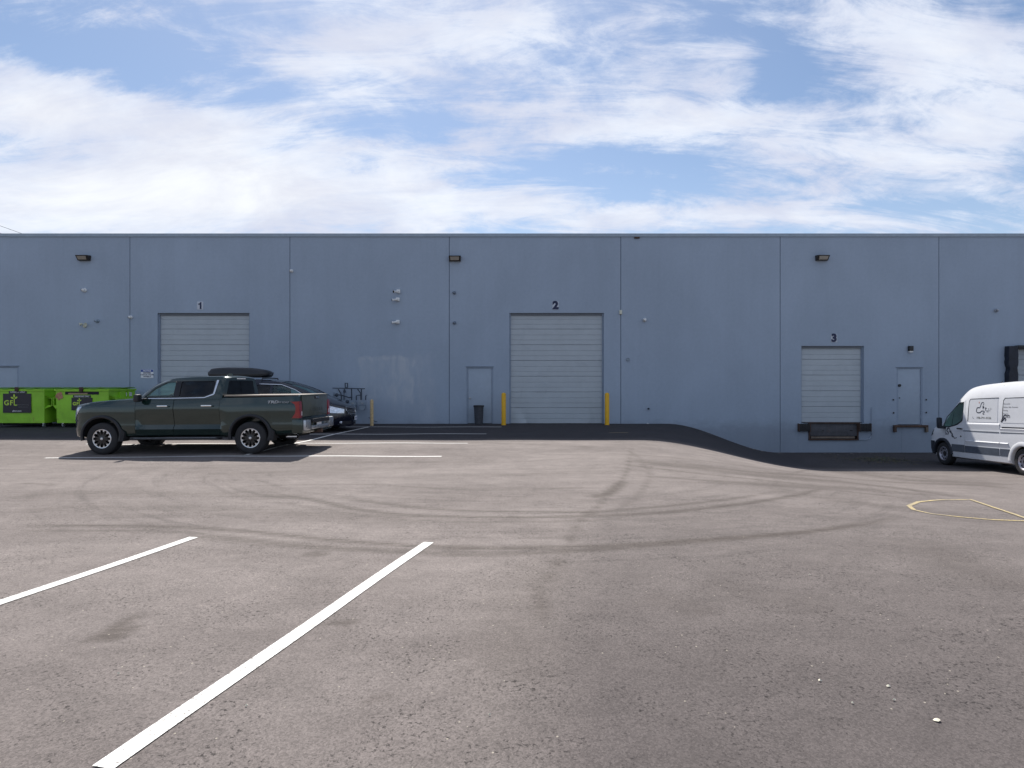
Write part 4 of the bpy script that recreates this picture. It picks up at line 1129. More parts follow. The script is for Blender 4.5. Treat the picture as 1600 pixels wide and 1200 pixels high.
    cab = obj('cab', loft(ck, cxs), M_TRUCK, t)
    inner = cutter(loft([(x + (.06 if x < 1 else 0), [(max(0, y-.055), z - (.045 if z > 1.36 else 0) + (-.1 if z < 1.32 else 0)) for y, z in ss]) for x, ss in ck[2:-1]], [1.02+0, 1.2, 1.4, 1.6, 1.9, 2.3, 2.7, 2.93]))
    yf = lambda z: .948 - (z - 1.345) * (.948 - .775) / (1.855 - 1.345)
    front = rpoly([(1.03, 1.375), (1.79, 1.375), (1.80, 1.765), (1.54, 1.745), (1.26, 1.59)], .05)
    rear = rpoly([(1.90, 1.375), (2.55, 1.385), (2.76, 1.46), (2.80, 1.775), (1.90, 1.775)], .05)
    cc = [cutter(prism(BM(), front, -1.2, 1.2)), cutter(prism(BM(), rear, -1.2, 1.2)),
          cutter(prism(BM(), rpoly([(-.68, 1.44), (.68, 1.44), (.61, 1.78), (-.61, 1.78)], .05), 2.7, 3.2, 'YZ'))]
    ws2 = BM(); prism(ws2, [(.76, 1.46), (.93, 1.36), (1.62, 1.79), (1.40, 1.98)], -.70, .70)
    cab = boolean(cab, [inner] + cc + [cutter(ws2)]); smooth(cab.data, 40)
    for s in (-1, 1):
        wf = pane('side_window', front, yf, M_GLASSF, t, s, -.012); wr = pane('side_window', rear, yf, M_GLASSD, t, s, -.012, label='dark tinted rear door window')
        obj('window_trim', frame_ring(front, .022, yf, s, .004), M_BLACKP, wf, sm=False)
        obj('window_trim', frame_ring(rear, .022, yf, s, .004), M_BLACKP, wr, sm=False)
        # chrome belt line and the kick-up at the rear
        bm = BM(); pts = [(.98, 1.352), (1.80, 1.352), (2.56, 1.362), (2.785, 1.445), (2.835, 1.79)]
        wv = [.016, .016, .018, .034, .055]
        for (a, b, w0, w1) in zip(pts, pts[1:], wv, wv[1:]):
            d = (Vector(b) - Vector(a)).normalized(); nn = Vector((-d.y, d.x))
            q = [Vector(a)+nn*w0/2, Vector(b)+nn*w1/2, Vector(b)-nn*w1/2, Vector(a)-nn*w0/2]
            A = [bm.verts.new((p.x, s*(yf(p.y)+.012), p.y)) for p in q]; B = [bm.verts.new((p.x, s*(yf(p.y)-.005), p.y)) for p in q]
            bm.faces.new(A)
            for i in range(4): bm.faces.new((A[i], A[(i+1) % 4], B[(i+1) % 4], B[i]))
        obj('chrome_trim', bm, M_CHROME, t, sm=False)
        pane('pillar_cover', [(1.795, 1.37), (1.905, 1.37), (1.905, 1.775), (1.795, 1.77)], yf, M_BLACKG, t, s, .006)
        # mirror
        m_ = obj('mirror', box(BM(), .93, 1.06, min(s*1.02, s*1.20), max(s*1.02, s*1.20), 1.27, 1.46, .05), M_FLARE, t)
        obj('mirror_arm', box(BM(), .96, 1.03, min(s*.93, s*1.04), max(s*.93, s*1.04), 1.30, 1.35, .01), M_FLARE, m_)
        # flares, running board, mud flaps
        for cx in (0, WB):
            obj('wheel_flare', arch_band(cx, .44, .465, .535, s*.97, s*1.035, -14, 194, flat=.95), M_FLARE, t)
            bm = prism(BM(), [(cx+.42, .30), (cx+.56, .30), (cx+.60, .52), (cx+.50, .62)], s*.80, s*1.03); obj('mud_flap', bm, M_RUBBER, t, sm=False)
            bm = BM(); n = 20; rows = []
            for i in range(n+1):
                a = math.pi*i/n; rows.append([bm.verts.new((cx+.478*math.cos(a), s*y, .44+.478*.93*math.sin(a))) for y in (.64, .97)])
            for a, b in zip(rows, rows[1:]): bm.faces.new((a[0], a[1], b[1], b[0]))
            obj('wheel_liner', bm, M_UNDER, t)
        rb = obj('running_board', box(BM(), .72, 2.95, min(s*.84, s*1.03), max(s*.84, s*1.03), .335, .375, .012), M_FLARE, t)
        obj('step_tread', box(BM(), .80, 2.85, min(s*.90, s*1.0), max(s*.90, s*1.0), .376, .381), M_GALV, rb, sm=False)
        # taillights
        tl = prism(BM(), [(4.70, 1.25), (4.79, 1.235), (4.925, 1.25), (4.935, .84), (4.73, .84), (4.79, .90), (4.83, .96), (4.845, 1.08), (4.825, 1.17)], s*.845, s*.998)
        bmesh.ops.bevel(tl, geom=tl.edges[:], offset=.008, segments=2, affect='EDGES')
        tlo = obj('taillight', tl, M_RED, t)
        obj('reverse_lens', box(BM(), 4.937, 4.941, min(s*.86, s*.90), max(s*.86, s*.90), .9, 1.0), M_TXTW, tlo, sm=False)
        # headlights
        surf_patch('headlight', keys, np.linspace(-.955, -.54, 10), lambda x: .84 + .30*max(0, (x+.80)/.26)**1.3 if x > -.80 else .84, lambda x: 1.06 + .11*(x+.955)/.41, s, .006, M_HLAMP, t)
        surf_patch('light_bar', keys, np.linspace(-.95, -.66, 6), lambda x: .80, lambda x: .835, s, .008, M_CHROME, t, nz=2)
        # badge on the bed side
        # wheels
    for cx in (0, WB):
        for s in (-1, 1): wheel_parts(t, 'wheel', (cx, s*.885, .400 - UP), s, .400, .27, .240, 'offroad')
    yb = -1.003
    text('side_badge', 'TRD', .088, mat('badge_white', (.40, .42, .44), .4), t, Matrix.Translation((4.28, yb-.004, 1.235)) @ Matrix.Rotation(R(90), 4, 'X'), bold=.004, xs=1.6, shear=.25)
    text('side_badge', 'OFF ROAD', .062, mat('badge_grey', (.30, .32, .34), .4), t, Matrix.Translation((4.53, yb-.004, 1.228)) @ Matrix.Rotation(R(90), 4, 'X'), bold=.001, xs=.95, shear=.25)
    # bed cover and rails
    obj('bed_cover', box(BM(), 3.06, 4.84, -.86, .86, 1.392, 1.408, .005), M_COVER, t)
    for s in (-1, 1): obj('bed_rail', box(BM(), 3.05, 4.86, min(s*.865, s*.945), max(s*.865, s*.945), 1.38, 1.413, .01), M_COVER, t)
    # rear window
    bm = prism(BM(), rpoly([(-.69, 1.43), (.69, 1.43), (.62, 1.79), (-.62, 1.79)], .05), 0, .006, 'YZ')
    for v in bm.verts: v.co.x += 3.004 - .0*(v.co.z-1.4)
    for v in bm.verts: v.co.x -= max(0, (v.co.z - 1.60)) * .12
    obj('rear_window', bm, M_GLASSD, t, sm=False)
    obj('third_brake_light', box(BM(), 2.985, 3.006, -.22, .22, 1.815, 1.842, .004), M_TXTW, t)
    obj('antenna_fin', prism(BM(), [(2.55, 1.905), (2.78, 1.905), (2.76, 1.965), (2.70, 1.97)], -.02, .02), M_TRUCK, t, sm=False)
    # tailgate
    tg = obj('tailgate', box(BM(), 4.895, 4.935, -.80, .80, .865, 1.405, .012), M_GATEG, t)
    obj('tailgate_spoiler', box(BM(), 4.90, 4.96, -.80, .80, 1.375, 1.41, .01), M_GATEG, tg)
    obj('tailgate_handle', box(BM(), 4.955, 4.968, -.05, .15, 1.315, 1.348, .005), M_CHROME, tg)
    obj('handle_recess', box(BM(), 4.934, 4.94, -.08, .18, 1.29, 1.365), M_BLACKP, tg, sm=False)
    for i, ch in enumerate('TUNDRA'):
        text('tailgate_letter', ch, .125, mat('stamped_letter', (.040, .047, .040), .4) if i == 0 else bpy.data.materials['stamped_letter'], tg, face_x(4.9365, -.33 + .15*i, 1.02), bold=.006, xs=1.05)
    # bumper
    bp = obj('rear_bumper', box(BM(), 4.72, 4.995, -.985, .985, .46, .815, .04), M_TRUCK, t)
    for s in (-1, 1):
        obj('bumper_end', box(BM(), 4.96, 5.06, min(s*.62, s*.94), max(s*.62, s*.94), .53, .79, .03), M_SILVER, bp)
    obj('bumper_step', box(BM(), 4.95, 5.085, -.555, .555, .70, .80, .012), M_FLARE, bp)
    obj('bumper_valance', box(BM(), 4.95, 5.065, -.555, .555, .54, .635, .015), M_SILVER, bp)
    lp = obj('licence_plate', box(BM(), 5.032, 5.04, -.20, .11, .58, .74), M_TXTW, bp, sm=False)
    obj('hitch', box(BM(), 4.8, 5.10, -.05, .05, .42, .52, .008), M_RUSTY, t)
    obj('exhaust_tip', lathe(BM(), [(.05, 4.45), (.055, 4.72), (.046, 4.72), (.044, 4.5)], 20, 'X', (0, -.62, .37)), M_CHROME, t)
    obj('chassis', box(BM(), -.5, 4.7, -.50, .50, .36, .56), M_UNDER, t, sm=False)
    obj('axle', tube(BM(), [(0, -.8, .40), (0, .8, .40)], .05), M_UNDER, t); obj('axle', tube(BM(), [(WB, -.8, .40), (WB, .8, .40)], .06), M_UNDER, t)
    # front grille and bumper
    obj('grille', box(BM(), -.985, -.955, -.56, .56, .66, 1.06, .012), M_BLACKP, t)
    obj('front_bumper', box(BM(), -.98, -.88, -.42, .42, .44, .60, .03), M_SILVER, t)
    for s in (-1, 1): surf_patch('bumper_end', keys, np.linspace(-.95, -.80, 5), lambda x: .44, lambda x: .70 - .8*(x+.95), s, .008, M_SILVER, t, nz=5)
    # cabin
    for x_ in (1.75, 2.55):
        for s in (-1, 1):
            if x_ > 2: continue
            se = obj('seat', box(BM(), x_-.05, x_+.10, s*.45-.25, s*.45+.25, .75, 1.45, .04, Matrix.Translation((0, 0, 0))), M_SEAT, t)
            obj('headrest', box(BM(), x_+.02, x_+.11, s*.45-.13, s*.45+.13, 1.50, 1.68, .03), M_SEAT, se)
    se = obj('seat', box(BM(), 2.60, 2.74, -.70, .70, .75, 1.45, .04), M_SEAT, t)
    for s in (-1, 1): obj('headrest', box(BM(), 2.62, 2.70, s*.4-.12, s*.4+.12, 1.46, 1.60, .03), M_SEAT, se)
    obj('dashboard', box(BM(), .92, 1.22, -.86, .86, .95, 1.34, .04), M_INT, t)
    bm = lathe(BM(), [(.175+.015*math.cos(a), .015*math.sin(a)) for a in np.linspace(0, 2*math.pi, 9)[:-1]], 28, 'X', closed=True); box(bm, -.01, .01, -.17, .17, -.03, .03)
    bmesh.ops.transform(bm, matrix=Matrix.Translation((1.38, -.42, 1.30)) @ Matrix.Rotation(R(25), 4, 'Y'), verts=bm.verts[:]); obj('steering_wheel', bm, M_INT, t)
    obj('rearview_mirror', box(BM(), 1.42, 1.46, -.13, .13, 1.68, 1.76, .01), M_INT, t)
    surf_glass('windshield', ck, cxs, lambda c, n: .78 < c.x < 1.62 and abs(c.y) < .80 and c.z > 1.36 and n.z > .2, M_GLASSW, t)
    return t
build_truck()

# ------------------------------------------------------------------ minivan with roof box
def build_minivan():
    zf = gz(-6.25, 20.5)
    t = thing('minivan', 'dark navy minivan half hidden behind the pickup truck', 'minivan', (-6.25, 20.85, zf), (0, 0, math.pi))
    def sec(zb, w, belt, top, wt): return [(0, zb), (w-.12, zb), (w-.02, zb+.06), (w, .50), (w, .75), (w-.015, .92), (w-.05, belt), ((w+wt)/2-.02, (belt+top)/2), (wt, top-.08), (wt-.06, top-.025), (wt*.5, top), (0, top+.01)]
    def nose(zb, w, zh, zc):
        return [(0,zb),(w*.85,zb),(w*.96,zb+.06),(w,zb+.20),(w,.52),(w*.985,.64),(w*.95,.72+(zh-.76)*.5),(w*.91,zh-.035),(w*.85,zh-.015),(w*.75,zh),(w*.38,zc-.006),(0,zc)]
    keys = [(-.92, nose(.22,.06,.74,.745)), (-.90, nose(.19,.18,.765,.775)), (-.84, nose(.17,.33,.79,.81)), (-.70, nose(.16,.53,.835,.87)),
            (-.50, nose(.16,.76,.90,.95)), (-.35, nose(.16,.88,.945,1.01)),
            (-.20, [(0,.17),(.84,.17),(.95,.24),(.98,.47),(.98,.72),(.96,.90),(.92,.98),(.86,1.01),(.78,1.03),(.66,1.045),(.33,1.07),(0,1.08)]),
            (-.02, [(0,.17),(.85,.17),(.96,.24),(.98,.48),(.98,.74),(.965,.93),(.93,1.01),(.88,1.05),(.80,1.08),(.68,1.10),(.34,1.13),(0,1.14)]),
            (.48, [(0,.17),(.85,.17),(.96,.24),(.98,.48),(.98,.75),(.97,.94),(.935,1.03),(.88,1.16),(.82,1.28),(.74,1.34),(.37,1.38),(0,1.39)]),
            (.98, [(0,.17),(.85,.17),(.96,.24),(.98,.48),(.98,.75),(.97,.95),(.935,1.04),(.86,1.28),(.78,1.47),(.70,1.53),(.35,1.57),(0,1.58)]),
            (1.50, sec(.17, .98, 1.05, 1.68, .74)), (2.3, sec(.17, .98, 1.06, 1.72, .74)), (3.4, sec(.17, .98, 1.07, 1.70, .73)),
            (3.95, sec(.2, .96, 1.08, 1.64, .70)), (4.10, [(0,.3),(.80,.3),(.86,.34),(.90,.5),(.90,.75),(.88,.92),(.86,1.06),(.78,1.28),(.66,1.45),(.58,1.50),(.3,1.53),(0,1.54)])]
    xs = sorted(set([-.92, -.91, -.90, -.87, -.84, -.80, -.75, -.70, -.63, -.56, -.50, -.42, -.35, -.28, -.2, -.11, -.02, .08, .18, .32, .48, .6, .72, .85, .98, 1.1, 1.25, 1.4, 1.5, 1.85, 2.1, 2.3, 2.6, 2.9, 3.2, 3.4, 3.7, 3.85, 3.95, 4.03, 4.10]))
    body = obj('body', loft(keys, xs), M_NAVYCAR, t)
    WB = 3.0
    yf = lambda z: .935 - (z-1.04) * (.935-.745)/(1.60-1.04)
    fr = rpoly([(.34, 1.08), (1.55, 1.09), (1.55, 1.53), (1.28, 1.52), (.82, 1.36)], .04); r2 = rpoly([(1.64, 1.09), (2.80, 1.10), (2.80, 1.55), (1.64, 1.54)], .04); r3 = rpoly([(2.90, 1.11), (3.85, 1.13), (3.72, 1.53), (2.90, 1.55)], .04)
    inner = cutter(loft([(.14, [(0,.35),(.85,.35),(.86,.9),(.84,1.0),(.78,1.05),(.3,1.08),(0,1.09)]), (.98, [(0,.35),(.90,.35),(.92,.95),(.88,1.05),(.74,1.44),(.35,1.52),(0,1.53)]),
                         (1.7, [(0,.35),(.90,.35),(.92,.95),(.89,1.06),(.70,1.58),(.35,1.645),(0,1.65)]), (3.9, [(0,.35),(.90,.35),(.90,.95),(.87,1.07),(.65,1.54),(.33,1.59),(0,1.6)])], [.14, .5, .98, 1.7, 2.5, 3.2, 3.9]))
    cuts = [inner] + [cyl_cut(cx, .33, .37, s*.65, s*1.2) for cx in (0, WB) for s in (-1, 1)]
    cuts += [cutter(prism(BM(), p, -1.2, 1.2)) for p in (fr, r2, r3)]
    cuts.append(cutter(prism(BM(), [(-.02, 1.24), (.20, 1.09), (1.36, 1.56), (1.22, 1.74)], -.68, .68)))
    body = boolean(body, cuts); smooth(body.data, 38)
    split_faces(body, 'hood', lambda c, n: -.80 < c.x < -.03 and abs(c.y) < .80 and c.z > .80 and n.z > .4, M_NAVYCAR, t, gap=.006)
    for s in (-1, 1):
        pane('side_window', fr, yf, M_GLASSW, t, s, -.012); pane('side_window', r2, yf, M_GLASSD, t, s, -.012); pane('side_window', r3, yf, M_GLASSD, t, s, -.012)
        bm = BM(); pts = [(.32, 1.085), (.82, 1.375), (1.28, 1.54), (1.9, 1.56), (3.6, 1.55)]
        for a, b in zip(pts, pts[1:]):
            A = [bm.verts.new((x, s*(yf(z)+.010), z)) for x, z in (a, b, (b[0], b[1]+.018), (a[0], a[1]+.018))]; bm.faces.new(A)
        ex = bmesh.ops.extrude_face_region(bm, geom=bm.faces[:]); bmesh.ops.translate(bm, vec=(0, -s*.012, 0), verts=[v for v in ex['geom'] if isinstance(v, bmesh.types.BMVert)])
        obj('window_trim', bm, M_CHROME, t, sm=False)
        surf_patch('headlight', keys, np.linspace(-.70, -.24, 12), lambda x: .60 + .03*(x+.70)/.46 + .10*max(0, (x+.34)/.1), lambda x: .735 + .14*(x+.70)/.46, s, .006, M_HLAMP, t)
        surf_patch('grille', keys, np.linspace(-.918, -.735, 8), lambda x: .52, lambda x: .70 + .09*(x+.918)/.18, s, .004, M_BLACKP, t)
        gp = [(x, s*(side_of(keys, x, z)+.016), z) for x, z in ((-.915,.735), (-.89,.755), (-.84,.775), (-.76,.80), (-.715,.80))]
        obj('grille_surround', tube(BM(), gp, .013), M_CHROME, t)
        gp = [(x, s*(side_of(keys, x, z)+.016), z) for x, z in ((-.715,.80), (-.76,.69), (-.81,.60), (-.87,.51))]
        obj('grille_surround', tube(BM(), gp, .016), M_CHROME, t)
        surf_patch('air_intake', keys, np.linspace(-.91, -.60, 8), lambda x: .22, lambda x: .34, s, .004, M_DARKREC, t)
        obj('mirror', box(BM(), .36, .48, min(s*.96, s*1.14), max(s*.96, s*1.14), 1.05, 1.21, .03), M_NAVYCAR, t)
        obj('fog_light', lathe(BM(), [(.04, -.66), (.045, -.65), (.045, -.55)], 16, 'X', (0, s*.62, .30)), M_HLAMP, t)
        for cx in (0, WB):
            wheel_parts(t, 'wheel', (cx, s*.86, .325), s, .325, .22, .21, 'alloy')
            bm = BM(); rows = []
            for i in range(19):
                a = math.pi*i/18; rows.append([bm.verts.new((cx+.365*math.cos(a), s*y, .33+.365*math.sin(a))) for y in (.66, .95)])
            for a, b in zip(rows, rows[1:]): bm.faces.new((a[0], a[1], b[1], b[0]))
            obj('wheel_liner', bm, M_UNDER, t)
    bm = lathe(BM(), [(.042, -.935), (.052, -.945), (.062, -.935)], 24, 'X', (0, 0, .64), closed=True)
    box(bm, -.945, -.930, -.035, -.02, .605, .675); box(bm, -.945, -.930, .02, .035, .605, .675); box(bm, -.945, -.930, -.0195, .0195, .633, .647)
    obj('front_badge', bm, M_CHROME, t)
    for z_ in (.57, .63, .69): obj('grille_bar', tube(BM(), [(-.80, -.42, z_), (-.905, -.20, z_), (-.93, 0, z_), (-.905, .20, z_), (-.80, .42, z_)], .007), M_GALV, t)
    lp = obj('licence_plate', box(BM(), -.955, -.945, -.16, .16, .355, .49, .004), M_SIGNW, t)
    text('plate_lettering', '27 4AS', .085, M_SIGNB, lp, face_x(-.9565, 0, .42, -1), bold=.002)
    surf_glass('windshield', keys, xs, lambda c, n: -.05 < c.x < 1.40 and abs(c.y) < .82 and c.z > 1.09 and n.z > .2, M_GLASSW, t)
    obj('wiper', tube(BM(), [(.04, .5, 1.16), (.12, -.1, 1.19)], .010), M_BLACKP, t)
    for x_ in (1.5,):
        for s in (-1, 1):
            se = obj('seat', box(BM(), x_, x_+.14, s*.42-.25, s*.42+.25, .5, 1.18, .04), M_SEAT, t); obj('headrest', box(BM(), x_+.04, x_+.12, s*.42-.12, s*.42+.12, 1.20, 1.36, .03), M_SEAT, se)
    obj('dashboard', box(BM(), .25, .60, -.84, .84, .7, 1.06, .04), M_INT, t)
    obj('rearview_mirror', box(BM(), 1.08, 1.12, -.12, .12, 1.40, 1.47, .01), M_INT, t)
    obj('underbody', box(BM(), -.6, 3.8, -.6, .6, .16, .3), M_UNDER, t, sm=False)
    for x_ in (1.95, 2.95): obj('roof_bar', tube(BM(), [(x_, -.72, 1.66), (x_, -.66, 1.755), (x_, 0, 1.765), (x_, .66, 1.755), (x_, .72, 1.66)], .018), M_BLACKP, t)
    # roof box: a thing of its own
    b = thing('roof_box', 'long black roof cargo box on the navy minivan', 'roof box', (-6.25 - 2.84, 20.70, zf + 1.785), (0, 0, math.pi))
    M_BOXB = mat('roof_box_shell', (.016, .018, .022), .42, var=.1)
    def rs(w_, z0_, z1_): return [(0, z0_), (w_*.8, z0_), (w_*.96, z0_+.03), (w_, z0_+.09), (w_*.99, z0_+.12), (w_*.94, z1_-.07), (w_*.80, z1_-.015), (w_*.4, z1_), (0, z1_+.004)]
    kk = [(-.98, rs(.20, .07, .17)), (-.92, rs(.30, .03, .215)), (-.70, rs(.38, .0, .27)), (-.2, rs(.41, 0, .325)), (.4, rs(.41, 0, .335)), (.80, rs(.40, 0, .31)), (.94, rs(.38, .01, .27)), (.99, rs(.34, .05, .20))]
    o = obj('shell', loft(kk, np.linspace(-.98, .99, 22)), M_BOXB, b, ang=40)
    obj('seam', box(BM(), -.80, .90, -.418, .418, .095, .103), M_BLACKG, o, sm=False)
build_minivan()

# ------------------------------------------------------------------ white van
def build_van():
    th = R(-93.5); gfz = gz(13.9, 19.35)
    base = Vector((13.60, 19.35, gfz)) + Vector((1.0, -.06, 0))
    grz = gz(13.5, 16.05)
    t = thing('delivery_van', 'white high roof panel van parked nose-in at the dock', 'van', base, (0, -math.atan2(grz - gfz, 3.3), th))
    WB = 3.30
    def sec(zb, w, zt, wt, zbelt=1.25): return [(0, zb), (w-.12, zb), (w-.02, zb+.04), (w-.005, .48), (w, .72), (w-.005, 1.0), (w-.02, zbelt), (w-.035, 1.45), ((w+wt)/2+.01, (1.45+zt)/2+.1), (wt+.015, zt-.17), (wt-.06, zt-.05), (wt*.55, zt-.012), (0, zt)]
    keys = [(-.95, [(0,.30),(.40,.30),(.55,.33),(.62,.45),(.64,.62),(.62,.80),(.58,.90),(.54,.95),(.50,.98),(.45,1.0),(.38,1.01),(.2,1.02),(0,1.02)]),
            (-.88, [(0,.26),(.62,.26),(.74,.30),(.80,.46),(.81,.68),(.79,.88),(.75,.99),(.70,1.03),(.65,1.05),(.58,1.07),(.48,1.085),(.25,1.10),(0,1.10)]),
            (-.72, [(0,.25),(.76,.25),(.88,.30),(.92,.47),(.93,.72),(.91,.95),(.87,1.07),(.82,1.12),(.76,1.15),(.68,1.165),(.56,1.18),(.3,1.20),(0,1.205)]),
            (-.45, [(0,.25),(.84,.25),(.95,.30),(.985,.48),(.99,.72),(.975,1.0),(.94,1.14),(.89,1.20),(.83,1.24),(.74,1.26),(.60,1.28),(.32,1.30),(0,1.31)]),
            (-.15, [(0,.25),(.86,.25),(.97,.30),(1.0,.48),(1.005,.72),(.99,1.02),(.965,1.20),(.93,1.28),(.87,1.34),(.78,1.37),(.64,1.40),(.34,1.43),(0,1.44)]),
            (.05, [(0,.25),(.88,.25),(.98,.30),(1.01,.48),(1.015,.72),(1.0,1.02),(.98,1.22),(.955,1.36),(.90,1.48),(.82,1.55),(.68,1.59),(.36,1.63),(0,1.64)]),
            (.40, [(0,.25),(.89,.25),(.99,.30),(1.02,.48),(1.025,.72),(1.01,1.02),(.995,1.24),(.975,1.42),(.90,1.72),(.83,1.86),(.72,1.94),(.4,2.0),(0,2.02)]),
            (.75, [(0,.25),(.90,.25),(1.0,.30),(1.025,.48),(1.03,.72),(1.015,1.02),(1.0,1.25),(.985,1.45),(.93,1.86),(.865,2.10),(.77,2.21),(.43,2.28),(0,2.30)]),
            (1.15, sec(.25, 1.03, 2.43, .85)), (1.7, sec(.25, 1.03, 2.50, .86)), (2.6, sec(.25, 1.03, 2.53, .87)), (4.2, sec(.27, 1.03, 2.53, .87)), (4.60, sec(.30, 1.0, 2.50, .85))]
    xs = [-.95, -.92, -.88, -.80, -.72, -.62, -.52, -.45, -.35, -.25, -.15, -.05, .05, .15, .27, .40, .52, .64, .75, .85, .95, 1.05, 1.15, 1.3, 1.5, 1.7, 2.0, 2.3, 2.52, 2.8, 3.1, 3.4, 3.7, 4.0, 4.2, 4.45, 4.60]
    body = obj('body', loft(keys, xs), M_VANW, t)
    yf = lambda z: 1.0 - (z-1.2) * .0 - max(0, z-1.42)*.20
    win = rpoly([(.02, 1.20), (.30, 1.19), (.70, 1.27), (.93, 1.40), (.95, 1.97), (.66, 1.95), (.20, 1.52)], .05)
    inner = cutter(loft([(.15, [(0,.6),(.88,.6),(.90,1.0),(.90,1.2),(.84,1.38),(.4,1.45),(0,1.46)]), (.6, [(0,.6),(.93,.6),(.95,1.0),(.95,1.25),(.88,1.75),(.4,1.98),(0,2.0)]), (1.0, [(0,.6),(.93,.6),(.95,1.0),(.95,1.3),(.88,2.0),(.4,2.25),(0,2.26)]), (1.35, [(0,.6),(.93,.6),(.95,1.0),(.95,1.3),(.88,2.0),(.4,2.3),(0,2.32)])], [.15, .35, .6, 1.0, 1.35]))
    cuts = [inner] + [cyl_cut(cx, .36, .42, s*.66, s*1.3) for cx in (0, WB) for s in (-1, 1)]
    cuts.append(cutter(prism(BM(), win, -1.3, 1.3)))
    cuts.append(cutter(prism(BM(), [(-.10, 1.62), (.06, 1.44), (.90, 2.20), (.66, 2.34)], -.74, .74)))
    # pressed blank windows, body grooves
    def groove(poly, dpt, s): return cutter(prism(BM(), poly, s*(1.035-dpt), s*1.3))
    body = boolean(body, cuts); smooth(body.data, 38)
    for s in (-1, 1):
        dr = split_faces(body, 'door', lambda c, n, s=s: .05 < c.x < 1.05 and s*c.y > .80 and .44 < c.z < 2.02 and abs(n.y) > .3, M_VANW, t, gap=.006)
        # door frame liner so the seam reads dark
        wp = pane('side_window', win, yf, M_GLASSF, t, s, -.015)
        obj('window_trim', frame_ring(win, .035, yf, s, .006), M_BLACKP, wp, sm=False)
        ysd = 1.034
        def strip(name, pts, wd, m, dep=.008, par=None):
            bm = BM()
            for a, b in zip(pts, pts[1:]):
                d_ = (Vector(b)-Vector(a)).normalized(); nn = Vector((-d_.y, d_.x))*wd/2
                q = [Vector(a)+nn-d_*wd*.3, Vector(b)+nn+d_*wd*.3, Vector(b)-nn+d_*wd*.3, Vector(a)-nn-d_*wd*.3]
                yq = lambda z: 1.03 - max(0, z-1.42)*.108 - (.008 if z > 1.15 else 0)*0 - max(0, .0)
                A = [bm.verts.new((p.x, s*(side_y(p.x, p.y)+dep), p.y)) for p in q]; B = [bm.verts.new((p.x, s*(side_y(p.x, p.y)-.006), p.y)) for p in q]
                bm.faces.new(A)
                for i in range(4): bm.faces.new((A[i], A[(i+1) % 4], B[(i+1) % 4], B[i]))
            return obj(name, bm, m, par or t, sm=False)
        def patch(name, poly, m, dep=.006, par=None, nx=14, nz=8):
            xs_ = [p[0] for p in poly]; zs_ = [p[1] for p in poly]; x0_, x1_, z0_, z1_ = min(xs_), max(xs_), min(zs_), max(zs_)
            bm = BM(); gr_ = [[bm.verts.new((x, s*(side_y(x, z)+dep), z)) for z in np.linspace(z0_, z1_, nz)] for x in np.linspace(x0_, x1_, nx)]
            for i in range(nx-1):
                for j in range(nz-1): bm.faces.new((gr_[i][j], gr_[i+1][j], gr_[i+1][j+1], gr_[i][j+1]))
            ex = bmesh.ops.extrude_face_region(bm, geom=bm.faces[:]); bmesh.ops.translate(bm, vec=(0, -s*.012, 0), verts=[v for v in ex['geom'] if isinstance(v, bmesh.types.BMVert)])
            return obj(name, bm, m, par or t)
        xk = [k[0] for k in keys]
        def side_y(x, z):
            ys = [float(pchip(xk, [k[1][i][0] for k in keys], np.array([x]))[0]) for i in range(2, 11)]; zs_ = [float(pchip(xk, [k[1][i][1] for k in keys], np.array([x]))[0]) for i in range(2, 11)]
            return float(np.interp(z, zs_, ys))
        strip('window_divider', [(.42, 1.23), (.42, 1.66)], .022, M_BLACKP, -.004)
        # flush blank window panels with dark seals, lower cladding, sill
        for a, b in ((1.17, 2.40), (2.56, 4.1)):
            pp = rpoly([(a, 1.36), (b, 1.36), (b, 2.06), (a + .05, 2.06)], .09)
            patch('blank_panel', [(a+.03, 1.37), (b-.02, 2.03)], M_VANW, .005)
            strip('panel_seal', [(a, 1.40), (a+.01, 1.75), (a+.035, 1.98), (a+.09, 2.045), (b, 2.06)], .016, M_BLACKP, .007)
        strip('door_gap', [(1.10, .46), (1.10, 2.04)], .008, M_CLAD, .001)
        strip('door_gap', [(2.48, .46), (2.48, 2.40)], .014, M_DARKREC, .004)
        strip('track_rail', [(2.56, 1.245), (4.4, 1.245)], .035, M_CLADD, .008)
        strip('rub_line', [(.98, 1.10), (2.45, 1.10)], .03, M_CLAD, .006); strip('rub_line', [(2.52, 1.10), (4.4, 1.10)], .03, M_CLAD, .006)
        strip('door_crease', [(.25, 1.10), (.97, 1.10)], .018, M_VANW, .010)
        patch('cladding', [(.46, .46), (1.04, .68)], M_CLAD, .016, nz=4); patch('cladding', [(1.07, .46), (2.455, .66)], M_BAND, .014, nz=4); patch('cladding', [(2.50, .46), (WB-.44, .66)], M_BAND, .014, nz=4)
        patch('sill', [(.46, .30), (WB-.44, .44)], M_VANW, .012, nz=4)
        [surf_patch('body_swage', keys, np.linspace(a_, b_, 14), lambda x, z=z0_: z, lambda x, z=z1_: z, s, -.002, M_VANW, t, nz=9, ang=60, bump=h_, thick=.005) for a_, b_, z0_, z1_, h_ in ((1.11, 2.47, 1.12, 1.35, .020), (2.50, 4.4, 1.12, 1.225, .016), (1.10, 2.47, .665, .83, .026), (2.50, WB-.5, .665, .83, .026))]
        obj('wheel_flare', arch_band(0, .36, .40, .49, s*.93, s*1.045, 0, 175, flat=1.0), M_CLADD, t)
        obj('wheel_flare', arch_band(WB, .36, .41, .52, s*.95, s*1.045, 0, 180, flat=1.0), M_VANW, t)
        obj('door_handle', box(BM(), .74, .96, min(s*1.03, s*1.06), max(s*1.03, s*1.06), 1.14, 1.18, .012), M_BLACKP, dr)
